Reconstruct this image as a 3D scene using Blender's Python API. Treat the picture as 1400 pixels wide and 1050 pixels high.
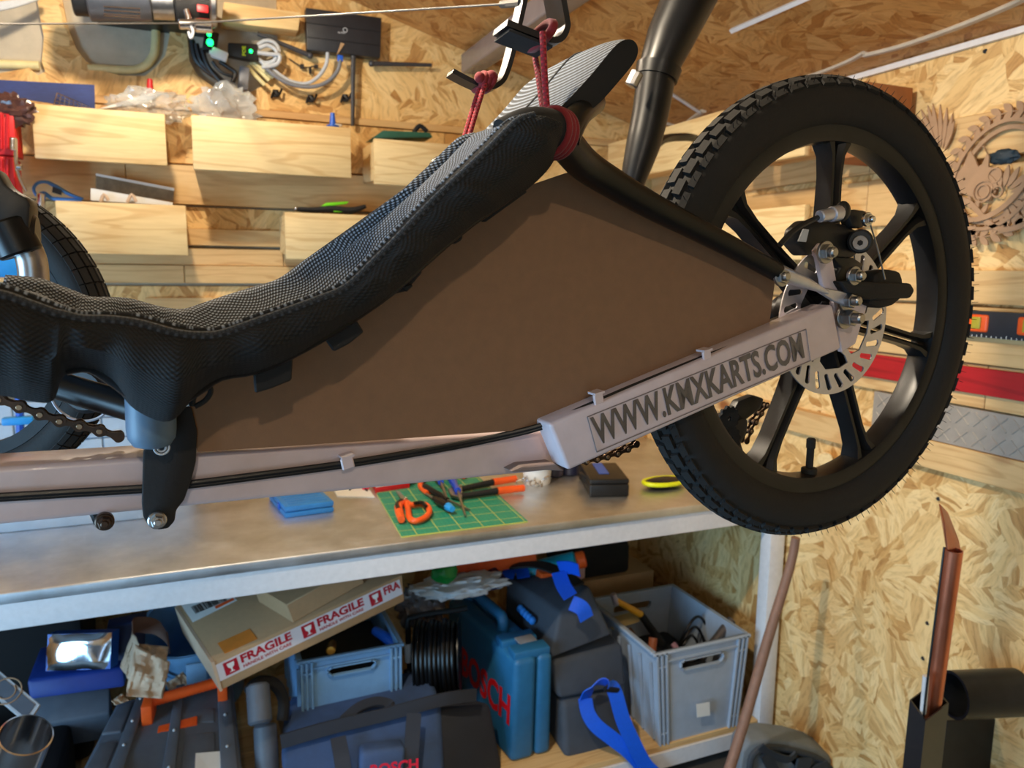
import bpy, bmesh, math, random
from mathutils import Vector, Matrix, noise
random.seed(7)
for o in list(bpy.data.objects):
    bpy.data.objects.remove(o)
sc = bpy.context.scene
col = sc.collection
PI = math.pi

# ------------------------------------------------------------------ camera
CAM = Vector((0, 0, 1.6))
FPX = 1044.0
yaw, pit, rol = [math.radians(a) for a in (22.738, 8.408, -0.679)]
FW = Vector((math.sin(yaw)*math.cos(pit), math.cos(yaw)*math.cos(pit), -math.sin(pit)))
r0 = Vector((math.cos(yaw), -math.sin(yaw), 0)); d0 = FW.cross(r0)
RT = r0*math.cos(rol)+d0*math.sin(rol)
DN = d0*math.cos(rol)-r0*math.sin(rol)
cd = bpy.data.cameras.new('camera'); cam = bpy.data.objects.new('camera', cd); col.objects.link(cam)
cd.sensor_width = 36; cd.sensor_fit = 'HORIZONTAL'; cd.lens = FPX*36/1400; cd.clip_start = 0.02
m = Matrix((RT, -DN, -FW)).transposed().to_4x4(); m.translation = CAM
cam.matrix_world = m; sc.camera = cam
cd.dof.use_dof = True; cd.dof.focus_distance = 0.68; cd.dof.aperture_fstop = 11.0

# ------------------------------------------------------------------ world, lights, exposure
wd = bpy.data.worlds.new('sky'); sc.world = wd; wd.use_nodes = True
wd.node_tree.nodes['Background'].inputs[0].default_value = (0.42, 0.66, 1.0, 1)
wd.node_tree.nodes['Background'].inputs[1].default_value = 0.25
sc.view_settings.view_transform = 'Standard'; sc.view_settings.look = 'None'
sc.view_settings.gamma = 1; sc.view_settings.use_curve_mapping = False
sc.view_settings.exposure = 0.0

def lamp(name, kind, loc, energy, color, size=0.05, rot=None, size_y=None):
    ld = bpy.data.lights.new(name, kind); ld.energy = energy; ld.color = color
    if kind == 'AREA':
        ld.size = size
        if size_y: ld.shape = 'RECTANGLE'; ld.size_y = size_y
    else:
        ld.shadow_soft_size = size
    o = bpy.data.objects.new(name, ld); col.objects.link(o); o.location = loc
    if rot: o.rotation_euler = rot
    return o
WARM = (1.0, 0.84, 0.62)
BULB_A = Vector((-0.10, 1.98, 2.50))     # over the bench
BULB_B = Vector((-0.12, -1.05, 2.32))    # behind the camera
BULB_C = Vector((-0.10, 0.98, 2.42))      # middle of the ridge
lamp('bulb_light_bench', 'POINT', BULB_A, 37, WARM, 0.03)
lamp('bulb_light_door', 'POINT', BULB_B, 22, WARM, 0.02)
lc_ = lamp('bulb_light_middle', 'SPOT', BULB_C, 102, WARM, 0.035)          # a clamp spotlight turned to the right wall
lc_.data.spot_size = math.radians(105); lc_.data.spot_blend = 0.7
lc_.rotation_euler = (Vector((1.78, 1.35, 0.75))-BULB_C).to_track_quat('-Z', 'Y').to_euler()
# daylight falling in through the open doorway in the left wall and the one behind the camera
lamp('doorway_daylight', 'AREA', (-2.05, 0.45, 1.02), 122, (0.36, 0.68, 1.0), 1.3, (0, math.radians(-90), 0), 1.9)
lamp('front_daylight', 'AREA', (-0.75, -2.45, 1.02), 14, (0.40, 0.74, 1.0), 1.2, (math.radians(90), 0, 0), 1.9)

# ------------------------------------------------------------------ helpers
def ray(x, y): return FW+RT*((x-700)/FPX)+DN*((y-525)/FPX)
def W(x, y, Y): v = ray(x, y); return CAM+v*(Y/v.y)          # point on a plane of constant depth
def WX(x, y, X): v = ray(x, y); return CAM+v*(X/v.x)         # point on a plane parallel to the right wall
def WZ(x, y, Z): v = ray(x, y); return CAM+v*((Z-CAM.z)/v.z) # point on a level plane
def V(*a): return Vector(a)

def lin(c):
    c = c/255.0
    return c/12.92 if c <= 0.04045 else ((c+0.055)/1.055)**2.4
def S(r, g, b): return (lin(r), lin(g), lin(b))

LOC = {}
class MB:
    def __init__(s): s.v = []; s.f = []; s.uv = {}
    def add(s, vs, fs):
        n = len(s.v); s.v += [Vector(p) for p in vs]; s.f += [[i+n for i in f] for f in fs]; return s
    def bm(s, bm):
        bm.verts.ensure_lookup_table(); bm.verts.index_update()
        return s.add([v.co.copy() for v in bm.verts], [[v.index for v in f.verts] for f in bm.faces])
    def hexa(s, q, vec, bev=0.0, seg=2):
        """four corners of the near face and the vector to the far face"""
        vs = [Vector(p) for p in q]+[Vector(p)+Vector(vec) for p in q]
        return s.hexa8(vs, bev, seg)
    def hexa8(s, vs, bev=0.0, seg=2):
        b = bmesh.new(); n = [b.verts.new(p) for p in vs]
        for f in ((0,1,2,3),(7,6,5,4),(0,4,5,1),(1,5,6,2),(2,6,7,3),(3,7,4,0)): b.faces.new([n[i] for i in f])
        bmesh.ops.recalc_face_normals(b, faces=b.faces)
        if bev: bmesh.ops.bevel(b, geom=b.edges[:], offset=bev, segments=seg, affect='EDGES', profile=0.5, clamp_overlap=True)
        s.bm(b); b.free(); return s
    def box(s, c, size, rot=None, bev=0.0, seg=2):
        c = Vector(c); hx, hy, hz = [a/2 for a in size]
        R = Matrix.Identity(3) if rot is None else (rot if isinstance(rot, Matrix) else Matrix.Rotation(rot[2],3,'Z')@Matrix.Rotation(rot[1],3,'Y')@Matrix.Rotation(rot[0],3,'X'))
        q = [(-hx,-hy,-hz),(hx,-hy,-hz),(hx,-hy,hz),(-hx,-hy,hz),(-hx,hy,-hz),(hx,hy,-hz),(hx,hy,hz),(-hx,hy,hz)]
        return s.hexa8([c+R@Vector(p) for p in q], bev, seg)
    def span(s, a, b, bev=0.0, seg=2):
        a = Vector(a); b = Vector(b); return s.box((a+b)/2, [abs(x) for x in (b-a)], None, bev, seg)
    def tube(s, pts, r, n=10, closed=False, caps=True, ratio=1.0, up=None, smooth=0, round_end=False):
        pts = [Vector(p) for p in pts]
        rs = list(r) if isinstance(r, (list, tuple)) else [r]*len(pts)
        if smooth: pts, rs = catmull(pts, rs, smooth, closed)
        N = len(pts); T = []
        for i in range(N):
            a = pts[(i-1) % N] if closed or i > 0 else pts[0]; b = pts[(i+1) % N] if closed or i < N-1 else pts[-1]
            t = b-a; T.append(t.normalized() if t.length > 1e-9 else Vector((0,0,1)))
        u = Vector(up) if up is not None else (Vector((0,0,1)) if abs(T[0].z) < .9 else Vector((1,0,0)))
        vs = []; fs = []
        for i in range(N):
            if up is not None: u = Vector(up)
            u = u-T[i]*u.dot(T[i])
            if u.length < 1e-6: u = T[i].orthogonal()
            u.normalize(); w = T[i].cross(u)
            for k in range(n):
                a = 2*PI*k/n; vs.append(pts[i]+(u*math.cos(a)*ratio+w*math.sin(a))*rs[i])
        M = N if closed else N-1
        for i in range(M):
            j = (i+1) % N
            for k in range(n): fs.append([i*n+k, i*n+(k+1) % n, j*n+(k+1) % n, j*n+k])
        if caps and not closed:
            fs.append(list(range(n))[::-1]); fs.append([(N-1)*n+k for k in range(n)])
        return s.add(vs, fs)
    def lathe(s, prof, o, axis, n=24, a0=0, a1=2*PI, caps=True):
        o = Vector(o); ax = Vector(axis).normalized(); u = ax.orthogonal().normalized(); w = ax.cross(u)
        full = abs(a1-a0-2*PI) < 1e-6; m = n if full else n+1; vs = []; fs = []
        for k in range(m):
            a = a0+(a1-a0)*k/n; d = u*math.cos(a)+w*math.sin(a)
            for (r, h) in prof: vs.append(o+ax*h+d*r)
        p = len(prof)
        for k in range(n):
            j = (k+1) % m
            for i in range(p-1): fs.append([k*p+i, j*p+i, j*p+i+1, k*p+i+1])
        if full and caps and prof[0] != prof[-1]:
            if prof[0][0] > 1e-6: fs.append([k*p for k in range(m)])
            if prof[-1][0] > 1e-6: fs.append([k*p+p-1 for k in range(m)][::-1])
        return s.add(vs, fs)
    def cyl(s, a, b, r, n=16, bev=0.0, r2=None):
        a = Vector(a); b = Vector(b); L = (b-a).length; r2 = r if r2 is None else r2
        pr = [(r-bev, 0), (r, bev), (r2, L-bev), (r2-bev, L)] if bev else [(r, 0), (r2, L)]
        return s.lathe(pr, a, b-a, n)
    def ball(s, c, r, n=12, sc3=(1,1,1)):
        c = Vector(c); b = bmesh.new(); bmesh.ops.create_uvsphere(b, u_segments=n, v_segments=max(6, n*2//3), radius=r)
        for v in b.verts: v.co = c+Vector((v.co.x*sc3[0], v.co.y*sc3[1], v.co.z*sc3[2]))
        s.bm(b); b.free(); return s
    def prism(s, poly, vec, bev=0.0, seg=2):
        b = bmesh.new(); vec = Vector(vec)
        a = [b.verts.new(Vector(p)) for p in poly]; c = [b.verts.new(Vector(p)+vec) for p in poly]; n = len(poly)
        b.faces.new(a); b.faces.new(c[::-1])
        for i in range(n): b.faces.new([a[i], c[i], c[(i+1) % n], a[(i+1) % n]])
        bmesh.ops.recalc_face_normals(b, faces=b.faces)
        if bev: bmesh.ops.bevel(b, geom=b.edges[:], offset=bev, segments=seg, affect='EDGES', profile=0.5, clamp_overlap=True)
        s.bm(b); b.free(); return s
    def grid(s, rows, cu=False, cv=False, uvs=None):
        n = len(rows); m = len(rows[0]); fs = []
        for i in range(n if cu else n-1):
            for j in range(m if cv else m-1):
                fs.append([i*m+j, i*m+(j+1) % m, ((i+1) % n)*m+(j+1) % m, ((i+1) % n)*m+j])
        base = len(s.v); s.add([p for r in rows for p in r], fs)
        if uvs:
            for i in range(n):
                for j in range(m): s.uv[base+i*m+j] = uvs[i][j]
        return s
    def curve2d(s, loops, O, U, Vv, thick, offset=0.0):
        """flat plate with holes: loops in plate coordinates, mapped by O + x*U + y*V"""
        cu = bpy.data.curves.new('tmp', 'CURVE'); cu.dimensions = '2D'; cu.fill_mode = 'BOTH'; cu.extrude = thick/2
        for lp in loops:
            sp = cu.splines.new('POLY'); sp.points.add(len(lp)-1); sp.use_cyclic_u = True
            for i, (x, y) in enumerate(lp): sp.points[i].co = (x, y, 0, 1)
        return s._curve(cu, O, U, Vv)
    def _curve(s, cu, O, U, Vv, fit=None):
        ob = bpy.data.objects.new('tmp', cu); col.objects.link(ob)
        me = ob.to_mesh(); O = Vector(O); U = Vector(U); Vv = Vector(Vv); N = U.cross(Vv).normalized()
        pts = [v.co.copy() for v in me.vertices]; fs = [list(p.vertices) for p in me.polygons]
        if fit and pts:
            x0 = min(p.x for p in pts); x1 = max(p.x for p in pts); y0 = min(p.y for p in pts); y1 = max(p.y for p in pts)
            for p in pts: p.x = (p.x-x0)/(x1-x0); p.y = (p.y-y0)/(y1-y0)
        s.add([O+U*p.x+Vv*p.y+N*p.z for p in pts], fs)
        ob.to_mesh_clear(); bpy.data.objects.remove(ob); bpy.data.curves.remove(cu); return s
    def text(s, body, O, U, Vv, thick=0.0004, bold=0.02):
        """lettering fitted to the parallelogram O, O+U, O+V"""
        cu = bpy.data.curves.new('tmp', 'FONT'); cu.body = body; cu.size = 1; cu.extrude = thick/2; cu.offset = bold
        cu.resolution_u = 3
        return s._curve(cu, O, U, Vv, True)
    def blob(s, c, size, amp=.25, freq=3.0, seed=0, sub=4, R=None, fold=0.0):
        """crumpled or stuffed soft thing"""
        b = bmesh.new(); bmesh.ops.create_icosphere(b, subdivisions=sub, radius=1.0); c = Vector(c)
        for v in b.verts:
            d = v.co.normalized(); k = 1+amp*noise.noise(d*freq+Vector((seed*3.7, seed*1.3, 0)))
            if fold: k += fold*abs(noise.noise(d*freq*2.3+Vector((0, seed*5.1, 2))))
            p = Vector((d.x*size[0], d.y*size[1], d.z*size[2]))*k/2
            v.co = c+(R@p if R else p)
        s.bm(b); b.free(); return s
    def ribbon(s, pts, width, th=.0015, wdir=None, smooth=6):
        pts = [Vector(p) for p in pts]
        if isinstance(wdir, list):
            wd_, _ = catmull([Vector(w) for w in wdir], [0]*len(wdir), smooth)
        P, _ = catmull(pts, [0]*len(pts), smooth); rows = []
        for i, p in enumerate(P):
            t = (P[min(i+1, len(P)-1)]-P[max(i-1, 0)]).normalized(); w = (wd_[i] if isinstance(wdir, list) else Vector(wdir)); w = (w-t*w.dot(t)).normalized(); n = t.cross(w)
            rows.append([p-w*width/2-n*th/2, p+w*width/2-n*th/2, p+w*width/2+n*th/2, p-w*width/2+n*th/2])
        s.grid(rows, False, True); k = len(s.v); m = len(rows)
        s.f.append([k-4*m+i for i in (0,1,2,3)]); s.f.append([k-4+i for i in (3,2,1,0)]); return s
    def slab(s, FL, FR, BL, z, h, bev=.0, seg=2):
        a, b, c = WZ(*FL, z), WZ(*FR, z), WZ(*BL, z); d = c+(b-a)
        return s.hexa([a, b, d, c], (0, 0, h), bev, seg)
    def xf(s, M):
        s.v = [M@p for p in s.v]; return s
    def build(s, name, mat, parent=None, label=None, cat=None, group=None, kind=None, smooth=35, plabel=None):
        lo = Vector((min(p.x for p in s.v), min(p.y for p in s.v), min(p.z for p in s.v)))
        hi = Vector((max(p.x for p in s.v), max(p.y for p in s.v), max(p.z for p in s.v)))
        c = (lo+hi)/2
        me = bpy.data.meshes.new(name); me.from_pydata([p-c for p in s.v], [], s.f)
        if s.uv:
            ul = me.uv_layers.new(name='UVMap')
            for lp in me.loops: ul.data[lp.index].uv = s.uv.get(lp.vertex_index, (0, 0))
        b = bmesh.new(); b.from_mesh(me); bmesh.ops.recalc_face_normals(b, faces=b.faces); b.to_mesh(me); b.free()
        if smooth:
            me.polygons.foreach_set('use_smooth', [True]*len(me.polygons)); me.set_sharp_from_angle(angle=math.radians(smooth))
        me.materials.append(mat)
        return link(bpy.data.objects.new(name, me), c, parent, label, cat, group, kind, plabel)

def link(o, c, parent=None, label=None, cat=None, group=None, kind=None, plabel=None):
    col.objects.link(o); o.location = c; LOC[o.name] = Vector(c)
    if parent is not None:
        o.parent = parent; o.matrix_parent_inverse = Matrix.Translation(-LOC[parent.name])
    if label: o['label'] = label
    if plabel: o['label'] = plabel
    if cat: o['category'] = cat
    if group: o['group'] = group
    if kind: o['kind'] = kind
    return o
def thing(name, loc, label, cat, group=None):
    return link(bpy.data.objects.new(name, None), Vector(loc), None, label, cat, group)
def clone(o, shift, parent):
    """a copy of a piece that shares its mesh"""
    c = o.copy(); col.objects.link(c); c.location = o.location+Vector(shift); LOC[c.name] = c.location.copy()
    c.parent = parent; c.matrix_parent_inverse = Matrix.Translation(-LOC[parent.name]); return c

def catmull(pts, rs, k, closed=False):
    N = len(pts); out = []; ro = []
    M = N if closed else N-1
    for i in range(M):
        p = [pts[(i+d) % N] if closed else pts[min(max(i+d, 0), N-1)] for d in (-1, 0, 1, 2)]
        a, b = rs[i], rs[(i+1) % N]
        for j in range(k):
            t = j/k
            out.append(0.5*((2*p[1])+(p[2]-p[0])*t+(2*p[0]-5*p[1]+4*p[2]-p[3])*t*t+(3*p[1]-p[0]-3*p[2]+p[3])*t**3)); ro.append(a+(b-a)*t)
    if not closed: out.append(pts[-1]); ro.append(rs[-1])
    return out, ro
def circ(cx, cy, r, n=32, ry=None, a0=0.0): 
    ry = r if ry is None else ry
    return [(cx+r*math.cos(a0+2*PI*i/n), cy+ry*math.sin(a0+2*PI*i/n)) for i in range(n)]
def XZ(pts, Y): return [W(x, y, Y) for x, y in pts]

# ------------------------------------------------------------------ materials
def newmat(name):
    m = bpy.data.materials.new(name); m.use_nodes = True
    return m, m.node_tree, m.node_tree.nodes['Principled BSDF']
def nd(t, kind, **kw):
    n = t.nodes.new(kind)
    for k, v in kw.items():
        if k in n.inputs: n.inputs[k].default_value = v
        else: setattr(n, k, v)
    return n
def coord(t, scale=(1,1,1), rot=(0,0,0), kind='Object'):
    c = t.nodes.new('ShaderNodeTexCoord'); mp = t.nodes.new('ShaderNodeMapping')
    mp.inputs['Scale'].default_value = scale; mp.inputs['Rotation'].default_value = rot
    t.links.new(c.outputs[kind], mp.inputs['Vector']); return mp.outputs[0]
def ramp(t, fac, stops):
    r = t.nodes.new('ShaderNodeValToRGB'); e = r.color_ramp.elements
    while len(e) < len(stops): e.new(0.5)
    for i, (p, c) in enumerate(stops): e[i].position = p; e[i].color = (*c, 1)
    t.links.new(fac, r.inputs[0]); return r.outputs[0]
def mixc(t, fac, a, b, mode='MIX'):
    n = t.nodes.new('ShaderNodeMix'); n.data_type = 'RGBA'; n.blend_type = mode
    for sock, v in ((n.inputs[0], fac), (n.inputs[6], a), (n.inputs[7], b)):
        if isinstance(v, (int, float)): sock.default_value = v
        elif isinstance(v, tuple): sock.default_value = (*v, 1)
        else: t.links.new(v, sock)
    return n.outputs[2]
def bump(t, b, h, strength=0.3, dist=0.002):
    n = nd(t, 'ShaderNodeBump', Strength=strength, Distance=dist); t.links.new(h, n.inputs['Height']); t.links.new(n.outputs[0], b.inputs['Normal'])
def mul(c, k): return tuple(min(1, x*k) for x in c)

def plain(name, c, rough=0.5, metal=0.0, var=0.10, vs=25.0, bs=0.0, bsc=400.0, coat=0.0, emis=None, es=1.0, trans=0.0, alpha=None, spec=0.5, stretch=None):
    m, t, b = newmat(name)
    v = coord(t, stretch or (1,1,1))
    n = nd(t, 'ShaderNodeTexNoise', Scale=vs, Detail=5.0, Roughness=0.6); t.links.new(v, n.inputs['Vector'])
    t.links.new(ramp(t, n.outputs[0], [(0.3, mul(c, 1-var)), (0.7, mul(c, 1+var))]), b.inputs['Base Color'])
    mr = nd(t, 'ShaderNodeMapRange'); mr.inputs[3].default_value = max(0.02, rough-0.08); mr.inputs[4].default_value = min(1, rough+0.08)
    t.links.new(n.outputs[0], mr.inputs[0]); t.links.new(mr.outputs[0], b.inputs['Roughness'])
    b.inputs['Metallic'].default_value = metal; b.inputs['Coat Weight'].default_value = coat
    b.inputs['Specular IOR Level'].default_value = spec; b.inputs['Transmission Weight'].default_value = trans
    if emis: b.inputs['Emission Color'].default_value = (*emis, 1); b.inputs['Emission Strength'].default_value = es
    if alpha is not None: b.inputs['Alpha'].default_value = alpha
    if bs:
        n2 = nd(t, 'ShaderNodeTexNoise', Scale=bsc, Detail=3.0); t.links.new(v, n2.inputs['Vector']); bump(t, b, n2.outputs[0], bs, 0.001)
    return m

def osb(name, k=1.0, plane='XZ', tint=(1,1,1)):
    """pressed wood flakes: patches of strands lying every which way, with longer strands over them"""
    m, t, b = newmat(name)
    base = coord(t)
    sep = nd(t, 'ShaderNodeSeparateXYZ'); t.links.new(base, sep.inputs[0]); cmb = nd(t, 'ShaderNodeCombineXYZ')
    idx = {'XZ': (0, 2, 1), 'YZ': (1, 2, 0), 'XY': (0, 1, 2)}[plane]
    for i in range(2): t.links.new(sep.outputs[idx[i]], cmb.inputs[i])
    wn = nd(t, 'ShaderNodeTexNoise', Scale=7.0, Detail=3.0); t.links.new(cmb.outputs[0], wn.inputs['Vector'])
    wa = nd(t, 'ShaderNodeVectorMath', operation='SCALE', Scale=0.05); t.links.new(wn.outputs[1], wa.inputs[0])
    ad = nd(t, 'ShaderNodeVectorMath', operation='ADD'); t.links.new(cmb.outputs[0], ad.inputs[0]); t.links.new(wa.outputs[0], ad.inputs[1])
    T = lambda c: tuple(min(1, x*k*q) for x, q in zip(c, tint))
    def patch(scale, sx, sy, seed, lo, mid, hi):
        mo = t.nodes.new('ShaderNodeMapping'); mo.inputs['Location'].default_value = (seed*1.7, seed*.9, 0); t.links.new(ad.outputs[0], mo.inputs[0])
        vo = nd(t, 'ShaderNodeTexVoronoi', Scale=scale); t.links.new(mo.outputs[0], vo.inputs['Vector'])
        sc_ = nd(t, 'ShaderNodeSeparateColor'); t.links.new(vo.outputs['Color'], sc_.inputs[0])
        an = nd(t, 'ShaderNodeMath', operation='MULTIPLY'); t.links.new(sc_.outputs[0], an.inputs[0]); an.inputs[1].default_value = 6.28
        vr = nd(t, 'ShaderNodeVectorRotate', rotation_type='Z_AXIS'); t.links.new(mo.outputs[0], vr.inputs['Vector']); t.links.new(an.outputs[0], vr.inputs['Angle'])
        mp = t.nodes.new('ShaderNodeMapping'); mp.inputs['Scale'].default_value = (sx, sy, 1); t.links.new(vr.outputs[0], mp.inputs[0])
        v2 = nd(t, 'ShaderNodeTexVoronoi', Scale=1.0); t.links.new(mp.outputs[0], v2.inputs['Vector'])
        s2 = nd(t, 'ShaderNodeSeparateColor'); t.links.new(v2.outputs['Color'], s2.inputs[0])
        gn = nd(t, 'ShaderNodeTexNoise', Scale=2.5, Detail=4.0, Roughness=.65); t.links.new(mp.outputs[0], gn.inputs['Vector'])
        c = ramp(t, s2.outputs[0], [(0.0, lo), (0.3, mid), (0.8, hi), (1.0, mid)])
        c = mixc(t, 0.55, c, ramp(t, gn.outputs[0], [(0.30, (0.42,0.31,0.20)), (0.52, (1,1,1))]), 'MULTIPLY')
        return c, sc_.outputs[1], s2.outputs[1]
    lo, mid, hi = T(S(190,146,88)), T(S(214,174,114)), T(S(234,204,148))
    out, _, h = patch(16.0, 12, 62, 0.0, lo, mid, hi)
    for (sc2, sx, sy, seed, th) in ((9.0, 8, 42, 3.1, .45), (13.0, 15, 90, 5.3, .62), (7.0, 7, 34, 8.7, .72)):
        c, r, _ = patch(sc2, sx, sy, seed, lo, hi, T(S(242,218,168)))
        gt = nd(t, 'ShaderNodeMath', operation='GREATER_THAN'); t.links.new(r, gt.inputs[0]); gt.inputs[1].default_value = th
        out = mixc(t, gt.outputs[0], out, c)
    t.links.new(out, b.inputs['Base Color']); b.inputs['Roughness'].default_value = 0.55
    bump(t, b, h, 0.10, 0.0008)
    return m

def pine(name, axis='X', c=(236,206,150), dark=(200,148,84), k=1.0, rough=0.55):
    m, t, b = newmat(name)
    sc3 = {'X': (1.2, 14, 14), 'Y': (14, 1.2, 14), 'Z': (14, 14, 1.2)}[axis]
    v = coord(t, sc3)
    rn = t.nodes.new('ShaderNodeObjectInfo'); 
    ad = nd(t, 'ShaderNodeVectorMath', operation='ADD'); t.links.new(v, ad.inputs[0])
    mr = nd(t, 'ShaderNodeVectorMath', operation='SCALE', Scale=40.0); cb = nd(t, 'ShaderNodeCombineXYZ')
    for i in range(3): t.links.new(rn.outputs['Random'], cb.inputs[i])
    t.links.new(cb.outputs[0], mr.inputs[0]); t.links.new(mr.outputs[0], ad.inputs[1])
    n1 = nd(t, 'ShaderNodeTexNoise', Scale=0.8, Detail=2.0, Distortion=0.6); t.links.new(ad.outputs[0], n1.inputs['Vector'])
    w = nd(t, 'ShaderNodeMath', operation='MULTIPLY'); t.links.new(n1.outputs[0], w.inputs[0]); w.inputs[1].default_value = 42.0
    sn = nd(t, 'ShaderNodeMath', operation='SINE'); t.links.new(w.outputs[0], sn.inputs[0])
    C = mul(S(*c), k); D = mul(S(*dark), k)
    ring = ramp(t, sn.outputs[0], [(0.0, C), (0.62, C), (0.95, tuple(a*.6+d*.4 for a, d in zip(C, D)))])
    n2 = nd(t, 'ShaderNodeTexNoise', Scale=9.0, Detail=4.0); t.links.new(ad.outputs[0], n2.inputs['Vector'])
    out = mixc(t, 0.30, ring, ramp(t, n2.outputs[0], [(0.35, (0.72,0.62,0.48)), (0.6, (1,1,1))]), 'MULTIPLY')
    # knots
    kv = coord(t, {'X': (5, 9, 9), 'Y': (9, 5, 9), 'Z': (9, 9, 5)}[axis])
    a2 = nd(t, 'ShaderNodeVectorMath', operation='ADD'); t.links.new(kv, a2.inputs[0]); t.links.new(mr.outputs[0], a2.inputs[1])
    vo = nd(t, 'ShaderNodeTexVoronoi', Scale=0.55); t.links.new(a2.outputs[0], vo.inputs['Vector'])
    kn = ramp(t, vo.outputs['Distance'], [(0.05, (1,1,1)), (0.13, (0,0,0))])
    out = mixc(t, kn, out, mul(S(150, 92, 50), k))
    t.links.new(out, b.inputs['Base Color']); b.inputs['Roughness'].default_value = rough
    bump(t, b, n2.outputs[0], 0.12, 0.001)
    return m

def weave(name, dark, light, su, sv, amt=0.5, rough=0.8, ribs=False, sheen=0.15):
    """open woven cloth: threads crossing, from surface coordinates in metres"""
    m, t, b = newmat(name)
    v = coord(t, (su, sv, 1), kind='UV'); sp = nd(t, 'ShaderNodeSeparateXYZ'); t.links.new(v, sp.inputs[0])
    o = []
    for i in range(2):
        s = nd(t, 'ShaderNodeMath', operation='SINE'); t.links.new(sp.outputs[i], s.inputs[0]); o.append(s)
    mu = nd(t, 'ShaderNodeMath', operation='MULTIPLY'); t.links.new(o[0].outputs[0], mu.inputs[0]); t.links.new(o[1].outputs[0], mu.inputs[1])
    if ribs: mu = o[0]
    t.links.new(mixc(t, ramp(t, mu.outputs[0], [(0.0, (0,0,0)), (0.55, (1,1,1))]), dark, light), b.inputs['Base Color'])
    b.inputs['Roughness'].default_value = rough; b.inputs['Sheen Weight'].default_value = sheen
    bump(t, b, mu.outputs[0], 0.6, 0.0006); return m

M = {}
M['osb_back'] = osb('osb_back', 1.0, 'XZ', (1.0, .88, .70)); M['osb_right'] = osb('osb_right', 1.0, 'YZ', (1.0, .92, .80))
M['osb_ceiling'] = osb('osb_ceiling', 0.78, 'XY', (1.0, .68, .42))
M['pine_x'] = pine('pine_x', 'X'); M['pine_y'] = pine('pine_y', 'Y'); M['pine_z'] = pine('pine_z', 'Z')
M['plank_x'] = pine('plank_x', 'X', (222,184,128), (186,132,76)); M['plank_y'] = pine('plank_y', 'Y', (222,184,128), (186,132,76))
M['beige'] = plain('beige_board', S(190,178,156), .8, bs=.2)
M['white'] = plain('white_paint', S(226,224,226), .35, var=.05, vs=60)
M['cream'] = plain('cream_plastic', S(224,212,158), .4)
M['black'] = plain('black_plastic', S(24,24,26), .45)
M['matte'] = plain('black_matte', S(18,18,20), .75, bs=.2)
M['rubber'] = plain('black_rubber', S(24,23,22), .72, bs=.25, bsc=300)
M['gloss'] = plain('black_gloss_paint', S(12,12,14), .36, spec=.35)
M['chrome'] = plain('chrome', S(210,210,214), .16, 1.0, var=.03)
M['steel'] = plain('zinc_steel', S(170,168,168), .32, 1.0, var=.10, vs=80)
M['dsteel'] = plain('dark_steel', S(52,50,50), .40, .9)
M['grey'] = plain('grey_plastic', S(120,122,128), .5)
M['lgrey'] = plain('light_grey', S(186,190,196), .5)
M['red'] = plain('red_plastic', S(200,26,34), .45)
M['blue'] = plain('blue_plastic', S(28,92,200), .4)
M['sky'] = plain('sky_blue_plastic', S(40,150,225), .4)
M['orange'] = plain('orange_plastic', S(240,92,30), .42)
M['green'] = plain('green_plastic', S(120,220,30), .4)
M['dgreen'] = plain('dark_green_plastic', S(40,92,74), .5)
M['yellow'] = plain('yellow_plastic', S(232,240,30), .4)
M['card'] = plain('cardboard', S(131,98,72), .85, var=.06, vs=90, bs=.12, bsc=700)
M['boxcard'] = plain('carton', S(176,142,104), .85, var=.05, vs=70, bs=.1, bsc=500)
M['paper'] = plain('kraft_paper', S(206,178,150), .85, var=.06, bs=.2, bsc=60)
M['whitepaper'] = plain('white_paper', S(230,230,226), .8, var=.03)
M['plywood'] = plain('thin_plywood', S(172,136,104), .6, var=.08)

# ------------------------------------------------------------------ the room
YB, XR, XL, YF, XRIDGE = 2.80, 1.78, -1.98, -2.4, -0.10
def roof(x): return 2.165+0.282*(XR-XRIDGE)-0.282*abs(x-XRIDGE)
def struct(mb, name, mat, parent=None, smooth=0):
    return mb.build(name, mat, parent, kind=None if parent else 'structure', smooth=smooth)

M['floor'] = plain('concrete', S(70,68,66), .8, bs=.3, bsc=60)
struct(MB().span((XL-.1, YF-.1, -.06), (XR+.1, YB+.1, 0)), 'floor', M['floor'])
# ceiling, two slopes meeting at the ridge
T_ = .02
c = MB()
for xa, xb in ((XRIDGE, XR+.12), (XL-.12, XRIDGE)):
    c.prism([(xa, YF-.1, roof(xa)), (xb, YF-.1, roof(xb)), (xb, YF-.1, roof(xb)+T_), (xa, YF-.1, roof(xa)+T_)], (0, YB+.2-YF, 0))
ceil = struct(c, 'ceiling', M['osb_ceiling'])
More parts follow.
